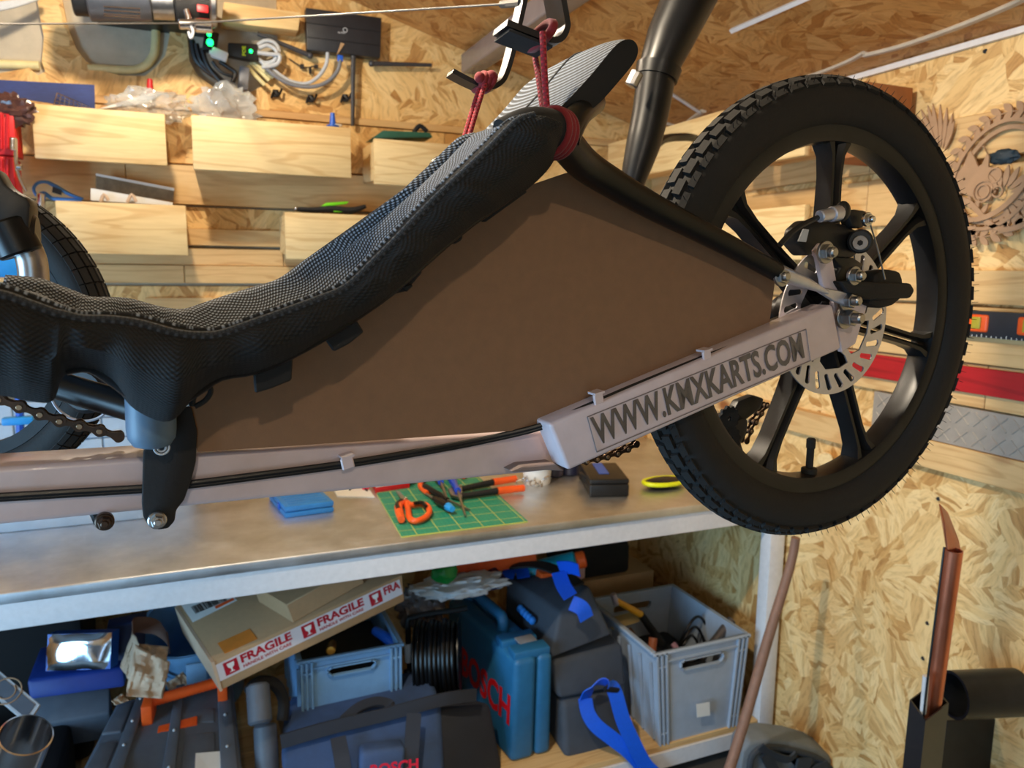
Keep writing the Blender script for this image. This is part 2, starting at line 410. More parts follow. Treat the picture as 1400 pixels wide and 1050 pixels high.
# back wall: beige board, with sheets and planks fixed in front of it
wall_back = struct(MB().prism([(XL, YB, 0), (XR, YB, 0), (XR, YB, roof(XR)), (XRIDGE, YB, roof(XRIDGE)), (XL, YB, roof(XL))], (0, .1, 0)), 'wall_back', M['beige'])
def pl(pts, Y): return [(p.x, p.z) for p in XZ(pts, Y)]
Z0 = 2.125
outer = [(XL, Z0), (XR, Z0), (XR, roof(XR)-.001), (XRIDGE, roof(XRIDGE)-.001), (XL, roof(XL)-.001)]
h1 = pl([(-90,25),(-30,15),(20,2),(50,-8),(54,20),(60,50),(57,84),(62,98),(52,103),(40,93),(15,97),(-20,104),(-90,100)], 2.78)
h2 = pl([(78,-35),(86,5),(92,35),(104,66),(118,84),(140,97),(165,103),(198,104),(212,93),(226,76),(232,48),(231,-35)], 2.78)
h3 = pl([(262,-20),(257,20),(256,50),(259,84),(270,103),(296,122),(325,128),(344,125),(362,116),(374,104),(381,82),(380,48),(378,-20)], 2.78)
p_ = MB().curve2d([outer, h1, h2, h3], (0, 2.79, 0), (1,0,0), (0,0,1), .02)
p_.build('osb_sheet', M['osb_back'], wall_back, smooth=0)
# planks, strips and hanging rails below the sheet; each is a board of its own
def board(name, wall, x0, x1, z0, z1, th, mat, axis='X', face=None):
    b = MB()
    if axis == 'X': b.span((x0, YB-th, z0), (x1, YB, z1), .0015, 1)
    else: b.span((XR-th, x0, z0), (XR, x1, z1), .0015, 1)
    return b.build(name, mat, wall, smooth=0)
rnd = random.Random(3)
rowsB = [('plank', 2.100, 2.123, .030, 'plank_x'), ('osb_strip', 1.934, 2.098, .022, 'osb_back'), ('plank', 1.803, 1.926, .045, 'plank_x'),
         ('osb_strip', 1.727, 1.797, .022, 'osb_back'), ('plank', 1.672, 1.726, .045, 'plank_x'), ('osb_strip', 1.66,1.664,.015,'osb_back'),
         ('plank', 1.607, 1.662, .034, 'plank_x'), ('plank', 1.548, 1.606, .046, 'plank_x'),
         ('osb_strip', 1.33, 1.538, .022, 'osb_back'), ('plank', 1.215, 1.326, .045, 'plank_x'), ('plank', 1.10, 1.212, .034, 'plank_x'), ('osb_strip', .90, 1.096, .022, 'osb_back')]
for (nm, z0, z1, th, mt) in rowsB:
    x = XL; first = True
    while x < XR-.001:
        L = {'plank': rnd.choice((.62, .9, 1.3)), 'osb_strip': 1.6}[nm]
        if first: L *= rnd.uniform(.5, 1); first = False
        x1 = min(XR, x+L); x1 = XR if XR-x1 < .2 else x1
        board(nm, wall_back, x+.001, x1-.001, z0, z1, th, M[mt]); x = x1
board('plank', wall_back, -.14, .10, 1.41, 1.50, .040, M['plank_x'])
# lower back wall under the bench
MB().span((XL, YB-.02, 0), (XR, YB, .895)).build('osb_sheet', M['osb_back'], wall_back, smooth=0)
# right wall: one OSB face with boards above bench height
wall_right = struct(MB().span((XR, YF, 0), (XR+.1, YB+.1, 2.165)), 'wall_right', M['osb_right'])
rowsR = [('plank', 1.880, 1.985, .022), ('plank', 1.735, 1.86, .022), ('plank', 1.535, 1.615, .035), ('plank', 1.392, 1.527, .035), ('plank', 1.283, 1.388, .020), ('plank', 1.105, 1.178, .030)]
M['redpaint'] = pine('red_painted_wood', 'Y', (178,26,34), (120,14,22), rough=.4)
for (nm, z0, z1, th) in rowsR:
    y = 2.74
    while y > -.4:
        L = rnd.choice((.75, 1.1, 1.5)); y0 = max(-.4, y-L)
        board(nm, wall_right, y0+.001, y-.001, z0, z1, th, M['plank_y'], 'Y'); y = y0
MB().span((XR-.034, .3, 1.318), (XR-.019, 1.88, 1.382), .001, 1).build('red_plank', M['redpaint'], wall_right, smooth=0, plabel='red painted board')
# patterned aluminium strip
M['alu'] = plain('aluminium', S(178,170,160), .42, .45, var=.06, vs=40)
alu = MB().span((XR-.024, .4, 1.180), (XR-.0, 1.56, 1.279)).build('aluminium_strip', M['alu'], wall_right, smooth=0, plabel='chequered aluminium strip')
b = MB(); i = 0
for iy in range(24):
    for iz in range(2):
        yy = 1.53-iy*.048; zz = 1.204+iz*.05+(.0 if iy % 2 else .0)
        for s in (-1, 1):
            b.box((XR-.0245, yy, zz), (.003, .05, .004), (s*.78, 0, 0), .001, 1)
b.build('strip_tread', M['alu'], wall_right, kind='stuff', smooth=0)
# left wall with the doorway, front wall behind the camera
w = MB(); DY0, DY1, DZ = -.20, 1.10, 1.98
w.span((XL-.1, YF, 0), (XL, DY0, 2.165)).span((XL-.1, DY1, 0), (XL, YB+.1, 2.165)).span((XL-.1, DY0, DZ), (XL, DY1, 2.165))
struct(w, 'wall_left', M['osb_right'])
fx0, fx1 = -1.35, -.15
w = MB()
w.prism([(XL, YF, 0), (fx0, YF, 0), (fx0, YF, roof(fx0)), (XL, YF, roof(XL))], (0, -.1, 0)).prism([(fx1, YF, 0), (XR, YF, 0), (XR, YF, roof(XR)), (XRIDGE, YF, roof(XRIDGE)), (fx1, YF, roof(fx1))], (0, -.1, 0)).prism([(fx0, YF, DZ), (fx1, YF, DZ), (fx1, YF, roof(fx1)), (fx0, YF, roof(fx0))], (0, -.1, 0))
struct(w, 'wall_front', M['osb_back'])
f = MB(); f.span((fx0-.06, YF-.11, 0), (fx0, YF+.02, DZ+.06)).span((fx1, YF-.11, 0), (fx1+.06, YF+.02, DZ+.06)).span((fx0, YF-.11, DZ), (fx1, YF+.02, DZ+.06))
struct(f, 'door_2', M['white'])
f = MB(); f.span((XL-.11, DY0-.06, 0), (XL+.02, DY0, DZ+.06)).span((XL-.11, DY1, 0), (XL+.02, DY1+.06, DZ+.06)).span((XL-.11, DY0, DZ), (XL+.02, DY1, DZ+.06))
struct(f, 'door_1', M['white'])
# trim along the eave, foam seams on the ceiling
struct(MB().span((XR-.012, YF, 2.150), (XR, YB, 2.1645)), 'trim_1', M['white'])
M['foam'] = plain('dried_foam', S(214,200,180), .8, bs=.4, bsc=80)
def on_ceil(px, py, d=.004):
    # where the sight line meets the right-hand roof slope
    v = ray(px, py); t = (roof(0)+.0-CAM.z)/(v.z+.282*v.x)
    # roof(x) = roof(0) - .282 x for x > ridge
    p = CAM+v*t; p.z -= d; return p
b = MB()
for seg, r in (([(1040,122),(1075,112),(1120,98),(1160,82),(1182,70)], .010), ([(1182,74),(1230,62),(1300,38),(1360,14),(1400,-4)], .012), ([(905,165),(930,172),(948,160),(962,150)], .012)):
    b.tube([on_ceil(*p) for p in seg], r, 8, smooth=4, ratio=.5)
b.build('ceiling_foam', M['foam'], ceil, plabel='dried pale foam along the roof seam')
t_ = thing('cable_trunking', on_ceil(1045, 20), 'white slim cable trunking fixed to the sloping ceiling', 'trunking')
p0, p1 = on_ceil(1000, 39, .006), on_ceil(1120, -14, .006)
MB().tube([p0, p1], .008, 4).build('channel', M['white'], t_, smooth=0)
p0, p1 = on_ceil(912, 122, .006), on_ceil(958, 152, .006)
MB().tube([p0, p1], .006, 8).build('white_conduit', M['white'], None, 'short thin white conduit on the ceiling just above the big tyre', 'conduit')
# grey-wrapped purlin running towards the camera
M['wrap'] = plain('grey_film', S(128,120,122), .22, var=.12, vs=8, bs=.3, bsc=18)
purlin = thing('roof_purlin', (.99, 1.4, roof(1.0)), 'roof beam wrapped in shiny grey film running along the ceiling behind the hooks', 'beam')
MB().span((.945, YF+.01, 2.312), (1.015, YB-.025, roof(1.015)-.0), .008, 3).build('beam_body', M['wrap'], purlin)

# ------------------------------------------------------------------ workbench
bench = thing('workbench', (.1, 2.3, 0), 'long workbench with a stainless steel top and white painted frame', 'workbench')
def steelmat():
    m, t, b = newmat('stainless_top'); v = coord(t, (3, 60, 60))
    n = nd(t, 'ShaderNodeTexNoise', Scale=3.0, Detail=6.0); t.links.new(v, n.inputs['Vector'])
    v2 = coord(t); n2 = nd(t, 'ShaderNodeTexNoise', Scale=6.0, Detail=5.0, Roughness=.7); t.links.new(v2, n2.inputs['Vector'])
    mx = nd(t, 'ShaderNodeMath', operation='MULTIPLY'); t.links.new(n.outputs[0], mx.inputs[0]); t.links.new(n2.outputs[0], mx.inputs[1])
    t.links.new(ramp(t, n2.outputs[0], [(.3, S(190,194,200)), (.7, S(226,230,236))]), b.inputs['Base Color'])
    t.links.new(ramp(t, mx.outputs[0], [(.1, (.34,)*3), (.42, (.52,)*3)]), b.inputs['Roughness']); b.inputs['Metallic'].default_value = .95
    return m
M['inox'] = steelmat()
YBF = 1.861; ZL = W(0, 828, YBF).z; ZA = W(0, 863, YBF+.008).z
XB0, XB1 = -1.75, 1.775
MB().span((XB0, YBF, ZL), (XB1, 2.755, .90), .004, 3).build('bench_top', M['inox'], bench)
MB().span((XB0+.02, YBF+.008, ZA), (XB1-.005, YBF+.038, ZL-.0005), .001, 1).build('apron', M['white'], bench, smooth=0)
leg = MB().span((1.703, YBF+.010, 0), (1.763, YBF+.058, ZA+.01), .004, 2).build('leg', M['white'], bench)
clone(leg, (-3.40, 0, 0), bench); clone(leg, (-3.40, .82, 0), bench)
ZS = .11
for i, (y0, y1) in enumerate(((1.875, 2.02), (2.022, 2.17), (2.172, 2.32), (2.322, 2.47), (2.472, 2.62), (2.622, 2.75))):
    MB().span((XB0+.08, y0, ZS-.02), (1.70, y1, ZS), .001, 1).build('shelf_plank', M['plank_x'], bench, smooth=0)
MB().span((XB0+.08, 1.868, ZS-.075), (1.70, 1.89, ZS-.021)).build('shelf_rail', M['white'], bench, smooth=0)

# ------------------------------------------------------------------ wall boxes
def wall_box(x0, x1, z0, z1, label, axis='X', depth=.20, th=.020, group='pine boxes hung on the walls', notch=False, lower=.0):
    """open-topped pine box hung on the wall; u runs along the wall, v out of it"""
    yb = YB-.048
    if axis == 'X':
        P = lambda u, v, w_: (u, yb-v, w_)
        gm, sm = M['pine_x'], M['pine_y']
    else:
        P = lambda u, v, w_: (XR-.038-v, u, w_)
        gm, sm = M['pine_y'], M['pine_x']
    c = P((x0+x1)/2, depth/2, z0); t = thing('wall_box', c, label, 'wooden box', group)
    def sp(nm, a, b, mt): MB().span(P(*a), P(*b), .0025, 2).build(nm, mt, t)
    sp('front_panel', (x0, depth-th, z0), (x1, depth, z1), gm)
    for u0, u1 in ((x0+.004, x0+.004+th), (x1-.004-th, x1-.004)):
        MB().prism([P(u0, 0, z0+.022), P(u0, depth-th, z0+.012), P(u0, depth-th, z1-.004), P(u0, 0, z1-.004)], Vector(P(u1, 0, 0))-Vector(P(u0, 0, 0)), .002, 1).build('side_panel', sm, t)
    sp('bottom_panel', (x0+.025, .018, z0+.022), (x1-.025, depth-th, z0+.038), gm)
    sp('back_panel', (x0+.025, 0, z0+.022), (x1-.025, .016, z1-.01), gm)
    return t
def fx(px, py): return W(px, py, YB-.048-.20).x
def fz(px, py): return W(px, py, YB-.048-.20).z
wall_box(fx(42,142), fx(227,190), fz(47,216), fz(42,141), 'pale pine wall box with a dark knot, upper row, below the winch')
wall_box(fx(261,157), fx(480,210), fz(262,231), fz(261,157), 'widest lit pine wall box with a big knot, upper row, left of the green case')
wall_box(fx(512,220), fx(512,220)+.36, fz(507,251), fz(512,189), 'pine wall box holding the flat green case, partly behind the seat')
wall_box(fx(77,300), fx(256,320), fz(130,347), fz(75,274), 'pine wall box in the lower row holding metal offcuts')
wall_box(fx(390,320), fx(390,320)+.37, fz(389,354), fz(392,290), 'pine wall box in the lower row with a green clamp lying on top')
wall_box(2.02, 2.73, 1.952, 2.10, 'pine wall box on the right wall, seen beside the black tapered tube', 'Y')
wall_box(1.66, 1.99, 1.918, 2.062, 'upper pine wall box on the right wall, seen through the top of the wheel', 'Y')
wall_box(1.645, 2.25, 1.640, 1.788, 'lower pine wall box on the right wall, seen through the wheel spokes', 'Y')

# ------------------------------------------------------------------ the recumbent trike, hung side-on and turned a little from the wall
DL = math.radians(4.63); KT = math.tan(DL)
TX = Vector((math.cos(DL), math.sin(DL), 0)); TN = Vector((math.sin(DL), -math.cos(DL), 0)); UZ = Vector((0, 0, 1))
def WT(x, y, off): v = ray(x, y); return CAM+v*(off/(v.y-KT*v.x))     # point on a plane lengthwise to the trike
def TP(pts, off): return [WT(x, y, off) for x, y in pts]
def dn(p, w): return p-TN*w                                            # push a point away from the viewer, across the trike

M['rail'] = plain('white_enamel', S(208,192,196), .34, var=.06, vs=40, coat=.15)
M['tyre'] = plain('tyre_rubber', S(24,22,21), .82, bs=.3, bsc=250)
M['rim'] = plain('black_alloy', S(30,31,34), .36, .45, var=.25, vs=30)
M['silver'] = plain('brushed_alloy', S(200,200,210), .34, .7, var=.08, vs=90)
M['mesh_top'] = weave('seat_mesh', S(18,20,24), S(150,160,176), 2*PI/.0042, 2*PI/.0042)
M['rib'] = weave('ribbed_mesh', S(10,11,13), S(120,128,140), 2*PI/.0056, 1.0, ribs=True)
M['edging'] = weave('edge_knit', S(20,22,26), S(60,65,74), 2*PI/.0046, 14.0)
M['chain'] = plain('oily_chain', S(72,56,46), .42, .8, var=.25, vs=120)
M['rivet'] = plain('worn_rivet', S(150,124,98), .35, .8)
M['print'] = plain('grey_print', S(100,96,98), .30, .35, var=.25, vs=35)
M['printline'] = plain('print_outline', S(128,118,118), .5)
M['bluegrey'] = plain('blue_grey_plastic', S(96,122,146), .45, trans=.15)

trike = thing('recumbent_trike', WT(620, 560, .61), 'white framed recumbent trike with black mesh seat hanging in the foreground', 'trike')
TR = trike
# --- main rail (one straight square tube running out of the picture)
RN, RF = .588, .636
a, b_ = WT(0, 639, RN), WT(760, 588, RN); c, d = WT(0, 721, RN), WT(760, 643, RN)
ext = (a-b_).normalized()*.36
quad = [c+ext, d, b_, a+ext]
rail = MB().hexa(quad, -TN*(RF-RN), .004, 3).build('main_rail', M['rail'], TR)
MB().hexa([c+ext*1+V(0,0,-.0005), dn(WT(745,655,RN), .004), dn(WT(745,646,RN), .004), c+ext+V(0,0,.004)], -TN*.03, .001, 1)
# gusset strip under the joint, black to paint in its shadowed underside
MB().prism([dn(p, .008) for p in TP([(640,648),(735,633),(772,640),(742,645),(655,655)], RN)], -TN*.03, .002, 1).build('shaded_gusset', M['gloss'], TR)
MB().prism(TP([(700,646),(716,638),(760,634),(772,644),(745,643)], .57), -TN*.02, .001, 1).build('joint_lip', plain('primer_grey', S(128,112,108), .6), TR)
# --- rear rails either side of the wheel
SN = .552
def rear_rail(off, far):
    q = TP([(777,644),(1151,477),(1139,416),(751,580)], SN)
    q = [p-TN*(off-SN) for p in q]
    return MB().hexa(q, -TN*far, .0035, 3).build('rear_rail', M['rail'], TR)
rr = rear_rail(SN, .028); rear_rail(.642, .028)
# printed web address on the near rail
A = WT(816, 610, SN-.0006); B = WT(1100, 489, SN-.0006); C_ = WT(806, 571, SN-.0006)
A2, B2, C2 = [p+TN*.0004 for p in (WT(812,613,SN), WT(1105,487,SN), WT(804,571,SN))]
MB().text('WWW.KMXKARTS.COM', A+TN*.0004, B-A, C_-A, .0003, .024).build('lettering', M['print'], rr, plabel='grey printed web address', smooth=0)
def loopline(mb, pts, w=.0006):
    for i in range(len(pts)): mb.tube([pts[i], pts[(i+1) % len(pts)]], w, 4)
    return mb
loopline(MB(), TP([(816,618),(1108,493),(1102,450),(803,570)], SN-.0008), .0005).build('lettering_frame', M['printline'], rr, smooth=0)
# --- cables along the rail with their white clips
cab = [(-60,681),(0,678),(100,672),(200,666),(262,660),(350,649),(470,633),(580,615),(660,600),(740,581),(800,556),(860,530),(960,489),(1010,470)]
b = MB()
for dy, off in ((0, RN-.006), (4, RN-.004)):
    pts = [WT(x, y+dy, (off if x < 700 else off-.012 if x < 760 else SN+.008)) for x, y in cab]
    b.tube(pts, .0022, 8, smooth=4)
b.build('brake_cables', M['black'], TR)
for (x, y, o) in ((475, 633, RN-.010), (818, 545, SN+.002), (966, 486, SN+.002)):
    p = WT(x, y, o); MB().box(p, (.010, .003, .010), (0, -.2, DL), .001, 1).box(p+V(0,.004,.005), (.010, .012, .002), (0,-.2,DL)).build('cable_clip', M['rail'], TR, smooth=0)
# --- rear wheel
WC = Vector((.6535, .61+KT*.6535, 1.5563)); RWH = .2544
def wp(r, ang, w=0.0): return WC+(TX*math.cos(ang)+UZ*math.sin(ang))*r+TN*w
hub = MB().lathe([(.012,-.062),(.018,-.060),(.018,-.045),(.030,-.040),(.030,.022),(.020,.030),(.012,.034)], WC, TN, 28)
wheel = hub.build('rear_wheel', M['rim'], TR)
def ringprof(prof, n=72): return MB().lathe([(r, h) for r, h in prof], WC, TN, n)
ty = [(.203,-.014),(.206,-.019),(.215,-.0235),(.228,-.0245),(.240,-.022),(.2475,-.016),(.2515,-.008),(.2525,0),(.2515,.008),(.2475,.016),(.240,.022),(.228,.0245),(.215,.0235),(.206,.019),(.203,.014),(.200,0)]
b = MB()
rows = []
NT = 96
for i in range(NT):
    an = 2*PI*i/NT; rows.append([wp(r-.0018, an, h) for r, h in ty])
b.grid(rows, True, True)
# tread knobs
for i in range(66):
    an = 2*PI*i/66
    for (w_, r_, dw, da) in ((0.0, RWH-.0022, .0055, .030), (.0105, RWH-.0045, .0042, .030), (-.0105, RWH-.0045, .0042, .030), (.0185, RWH-.0105, .0034, .026), (-.0185, RWH-.0105, .0034, .026)):
        sh = .5 if abs(w_) in (.0105,) else 0.0
        a_ = an+sh*2*PI/66; rad = TX*math.cos(a_)+UZ*math.sin(a_); tan_ = UZ*math.cos(a_)-TX*math.sin(a_)
        tl = math.radians(-48*w_/.0185) if w_ else 0
        ax = (TN*math.cos(tl)+rad*math.sin(tl)); nr = (rad*math.cos(tl)-TN*math.sin(tl)); Rm = Matrix((ax, tan_, nr)).transposed()
        b.box(WC+rad*r_+TN*w_, (dw*2, .0165, .0055), Rm)
for i in range(140):      # moulding hairs on the shoulder
    an = 2*PI*(i+random.random()*.5)/140; p = wp(RWH-.010, an, .020); q = wp(RWH-.003, an, .024)
    b.tube([p, q], [.0005, .0003], 3)
b.build('tyre', M['tyre'], wheel, smooth=40)
MB().lathe([(.186,-.014),(.190,-.016),(.203,-.016),(.206,-.013),(.206,.013),(.203,.016),(.190,.016),(.186,.014),(.184,.006),(.1845,0),(.184,-.006),(.186,-.014)], WC, TN, 96).build('rim', M['rim'], wheel)
for i in range(7):
    an = math.radians(-12.5+i*360/7); d_ = TX*math.cos(an)+UZ*math.sin(an); s_ = UZ*math.cos(an)-TX*math.sin(an)
    b = MB()
    for side in (-1, 1):       # two ribs with a groove between, flaring into the rim
        rws = []
        for r, hw, th in ((.024,.0120,.016),(.05,.0095,.0135),(.10,.0082,.0115),(.15,.0080,.0105),(.172,.0100,.0110),(.186,.0170,.0125)):
            rws.append([WC+d_*r+s_*(side*hw*.18)-TN*th*.55, WC+d_*r+s_*side*hw-TN*th, WC+d_*r+s_*side*hw+TN*th, WC+d_*r+s_*(side*hw*.55)+TN*th, WC+d_*r+s_*(side*hw*.18)+TN*th*.55])
        b.grid(rws, False, True)
    b.build('spoke', M['rim'], wheel, smooth=30)
va = math.radians(-90); 
MB().cyl(wp(.186, va), wp(.178, va), .009, 16, .001).cyl(wp(.178, va), wp(.150, va), .0042, 12).cyl(wp(.156, va), wp(.143, va), .0052, 12, .0015).build('valve', M['rubber'], wheel)
# brake disc, slotted
DC = WT(1141, 436, .588)
def dpt(r, an): return (r*math.cos(an), r*math.sin(an))
loops = [circ(0, 0, .0840, 72), circ(0, 0, .022, 24)]
for i in range(26):
    an = 2*PI*i/26; lp = []
    for k in range(10):
        th = PI*k/9; lp.append(dpt(.0762+.0032*math.sin(th), an+.10+.050*math.cos(th)))
    for k in range(10):
        th = PI+PI*k/9; lp.append(dpt(.0640+.0032*math.sin(th), an+.050*math.cos(th)))
    loops.append(lp)
for i in range(6):
    an = 2*PI*i/6; loops.append([dpt(.031, an), dpt(.030, an+.45), dpt(.034, an+.75), dpt(.046, an+.98), dpt(.0555, an+1.0), dpt(.0565, an+.75), dpt(.0565, an+.35), dpt(.050, an+.12)])
MB().curve2d(loops, DC, TX, UZ, .0018).build('brake_disc', M['silver'], wheel, smooth=0)
# --- drop-out plates, axle nuts, stay end, calliper arm
MB().prism(TP([(1139,414),(1150,392),(1176,398),(1186,418),(1170,470),(1151,482)], .566), -TN*.006, .001, 1).build('dropout_plate', M['rail'], TR)
def bolt(x, y, off, r, ln, name='bolt', mat='steel', hexn=6):
    p = WT(x, y, off); q = p+TN*ln
    b = MB().cyl(p-TN*.002, p+TN*.0015, r*1.45, 20, .0004).cyl(p+TN*.001, p+TN*ln*.55, r*1.05, hexn, .0006).cyl(p+TN*ln*.5, q, r*.68, 14, r*.2)
    return b.build(name, M[mat], TR)
bolt(1155, 434, .560, .0085, .022, 'axle_nut'); bolt(1156, 411, .556, .0072, .018); bolt(1069, 378, .548, .0068, .008); bolt(1129, 345, .545, .0078, .012); bolt(1168, 377, .548, .0068, .012)
MB().prism(TP([(1111,343),(1120,332),(1132,335),(1138,350),(1147,400),(1130,395),(1126,392),(1118,352)], .560), -TN*.006, .0015, 2).build('calliper_arm', M['rail'], TR)
MB().prism(TP([(1160,374),(1166,366),(1176,370),(1176,386),(1160,390)], .563), -TN*.006, .001, 1).build('calliper_lug', M['rail'], TR)
st = [WT(x, y, o) for x, y, o in ((757,178,.505),(776,200,.520),(800,226,.535),(840,252,.543),(890,281,.548),(950,312,.552),(1010,343,.553),(1062,372,.553))]
MB().tube(st, [.0135,.0135,.0132,.0125,.0115,.0105,.0098,.0092], 16, smooth=4).build('seat_stay', M['gloss'], TR)
MB().prism(TP([(1066,366),(1078,371),(1120,392),(1148,397),(1170,404),(1172,412),(1160,419),(1140,412),(1118,398),(1070,383)], .553), -TN*.004, .001, 1).tube([WT(1062,372,.553), WT(1100,386,.552), WT(1132,400,.552)], [.009,.006,.002], 12).build('stay_end', M['silver'], TR)
# --- brake calliper (black body, adjuster, cam, cable)
cal = MB().prism(TP([(1090,333),(1094,312),(1108,300),(1120,302),(1142,303),(1160,308),(1176,316),(1180,342),(1166,353),(1142,352),(1134,350),(1118,347),(1104,350)], .562), -TN*.022, .004, 2)
cal.cyl(WT(1176,330,.562), WT(1176,330,.548), .0125, 24, .002)
cal.prism(TP([(1138,350),(1168,352),(1184,362),(1170,372),(1150,398),(1138,384),(1150,366)], .566), -TN*.016, .003, 2)
calo = cal.build('brake_calliper', M['black'], TR)
MB().cyl(WT(1176,332,.548), WT(1176,332,.5465), .0075, 20, .0005).build('adjuster_dial', M['steel'], calo)
MB().cyl(WT(1176,332,.5465), WT(1176,332,.5462), .0030, 6).build('hex_socket', M['dsteel'], calo)
MB().cyl(WT(1120,296,.548), WT(1150,290,.548), .0062, 14, .001).cyl(WT(1136,293,.548), WT(1148,291,.548), .0078, 14, .001).build('barrel_adjuster', M['silver'], calo)
MB().ball(WT(1152,289,.55), .008, 12, (1,1,1.3)).prism(TP([(1160,290),(1168,286),(1186,288),(1190,300),(1180,312),(1166,312),(1162,300)], .556), -TN*.014, .003, 2).build('cable_stop', M['black'], calo)
bolt(1186, 300, .545, .0050, .008, 'cable_bolt', 'chrome')
MB().tube(TP([(1066,335),(1082,318),(1100,306),(1122,296)], .550), .0028, 8, smooth=4).build('brake_hose', M['black'], calo)
MB().tube(TP([(1188,300),(1200,340),(1210,382)], .545), .0009, 6).build('brake_wire', M['steel'], calo)
MB().prism(TP([(1090,330),(1097,313),(1104,314),(1100,331)], .560), TN*.002).build('calliper_badge', M['lgrey'], calo, smooth=0)
# black guard and lever by the axle
g = MB().prism(TP([(1150,384),(1170,384),(1200,386),(1246,387),(1252,397),(1246,408),(1190,410),(1160,400)], .548), -TN*.014, .003, 2)
g.prism(TP([(1196,376),(1204,370),(1216,368),(1232,371),(1236,384),(1234,408),(1222,418),(1206,422),(1188,416),(1192,400)], .555), -TN*.022, .004, 2)
g.build('axle_guard', M['matte'], TR)
# --- gear changer and chain beyond the wheel
DO = .675
g = MB().prism(TP([(1010,548),(1030,540),(1046,545),(1040,560),(1020,575),(1005,580),(1000,566)], DO), -TN*.012, .003, 2)
g.prism(TP([(974,582),(990,566),(1010,562),(1024,575),(1022,590),(1014,606),(1018,618),(1010,626),(988,616),(974,600)], DO), -TN*.012, .003, 2)
der = g.build('gear_changer', M['black'], TR)
for (x, y) in ((996, 572), (998, 600)):
    c0 = WT(x, y, DO-.004)
    lp = []
    for i in range(44):
        r = .0155 if i % 4 in (0, 1) else .0135; an = 2*PI*i/44; lp.append((r*math.cos(an), r*math.sin(an)))
    MB().curve2d([lp, circ(0, 0, .003, 10)], c0, TX, UZ, .004).build('jockey_wheel', M['matte'], der, smooth=0)
MB().tube(TP([(968,600),(967,586),(974,577),(984,576)], DO), .0022, 8, smooth=4).build('cage_hoop', M['black'], der)
def chain(pts, off, name, pitch=.0127):
    P3 = [WT(x, y, off) for x, y in pts]; P3, _ = catmull(P3, [0]*len(P3), 20)
    acc = [P3[0]]; 
    for p in P3:
        if (p-acc[-1]).length >= pitch: acc.append(p)
    ch = MB().cyl(acc[0]+TN*.004, acc[0]-TN*.004, .002, 10).build(name, M['chain'], TR)
    for i in range(len(acc)-1):
        a, b2 = acc[i], acc[i+1]; t = (b2-a).normalized(); n_ = TN.cross(t)
        lp = []
        L = (b2-a).length
        for k in range(9): an = PI/2+PI*k/8; lp.append((.0042*math.cos(an), .0042*math.sin(an)))
        lp += [(L*.38, -.0019), (L*.62, -.0019)]
        for k in range(9): an = -PI/2+PI*k/8; lp.append((L+.0042*math.cos(an), .0042*math.sin(an)))
        lp += [(L*.62, .0019), (L*.38, .0019)]
        w_ = .0042 if i % 2 else .0030
        m_ = MB()
        for s_ in (-1, 1): m_.curve2d([lp], a+TN*w_*s_, t, n_, .0011)
        m_.build('link', M['chain'], ch, smooth=0)
        MB().cyl(a-TN*.0056, a+TN*.0060, .0021, 10, .0004).build('rivet', M['rivet'], ch)
    return ch
chain([(-30,536),(0,546),(20,553),(45,562),(70,571),(90,577),(115,583),(135,588),(158,595),(182,604)], .62, 'drive_chain')
chain([(1046,554),(1034,570),(1024,588),(1018,602)], .69, 'rear_chain')
chain([(800,630),(840,620),(870,606)], .68, 'lower_chain')

# --- cardboard pattern held in the frame
cb = TP([(252,505),(270,618),(500,603),(745,586),(1046,486),(1061,374),(950,320),(860,272),(855,263),(776,236),(700,262),(560,335),(400,440)], .576)
MB().prism(cb, -TN*.004).build('cardboard_panel', M['card'], None, 'large brown cardboard template sheet held between the seat and the white rail', 'cardboard', smooth=0)

# --- seat: mesh sling over two side tubes
pairs = [((-70,386),(-70,530)),((0,392),(0,538)),((40,405),(40,546)),((75,418),(72,546)),((90,424),(88,512)),((112,430),(120,506)),((150,430),(152,522)),((190,433),(185,558)),
 ((240,446),(232,574)),((275,452),(268,540)),((300,451),(300,519)),((332,440),(345,512)),((375,425),(400,490)),((424,408),(450,458)),((468,390),(500,428)),((503,357),(545,394)),
 ((533,327),(586,358)),((556,302),(620,330)),((580,277),(648,307)),((603,254),(676,289)),((622,236),(702,272)),((657,203),(733,247)),((682,178),(752,226)),((700,163),(762,206)),((722,157),(762,192))]
OU, OL, OC = .472, .505, .587
U3 = [WT(*p[0], OU) for p in pairs]; L3 = [WT(*p[1], OL) for p in pairs]
U3, _ = catmull(U3, [0]*len(U3), 5); L3, _ = catmull(L3, [0]*len(L3), 5)
def across(p, off_from, off_to): return p-TN*(off_to-off_from)*math.cos(DL)
rows = []; uvs = []; al = 0; NS = len(U3)
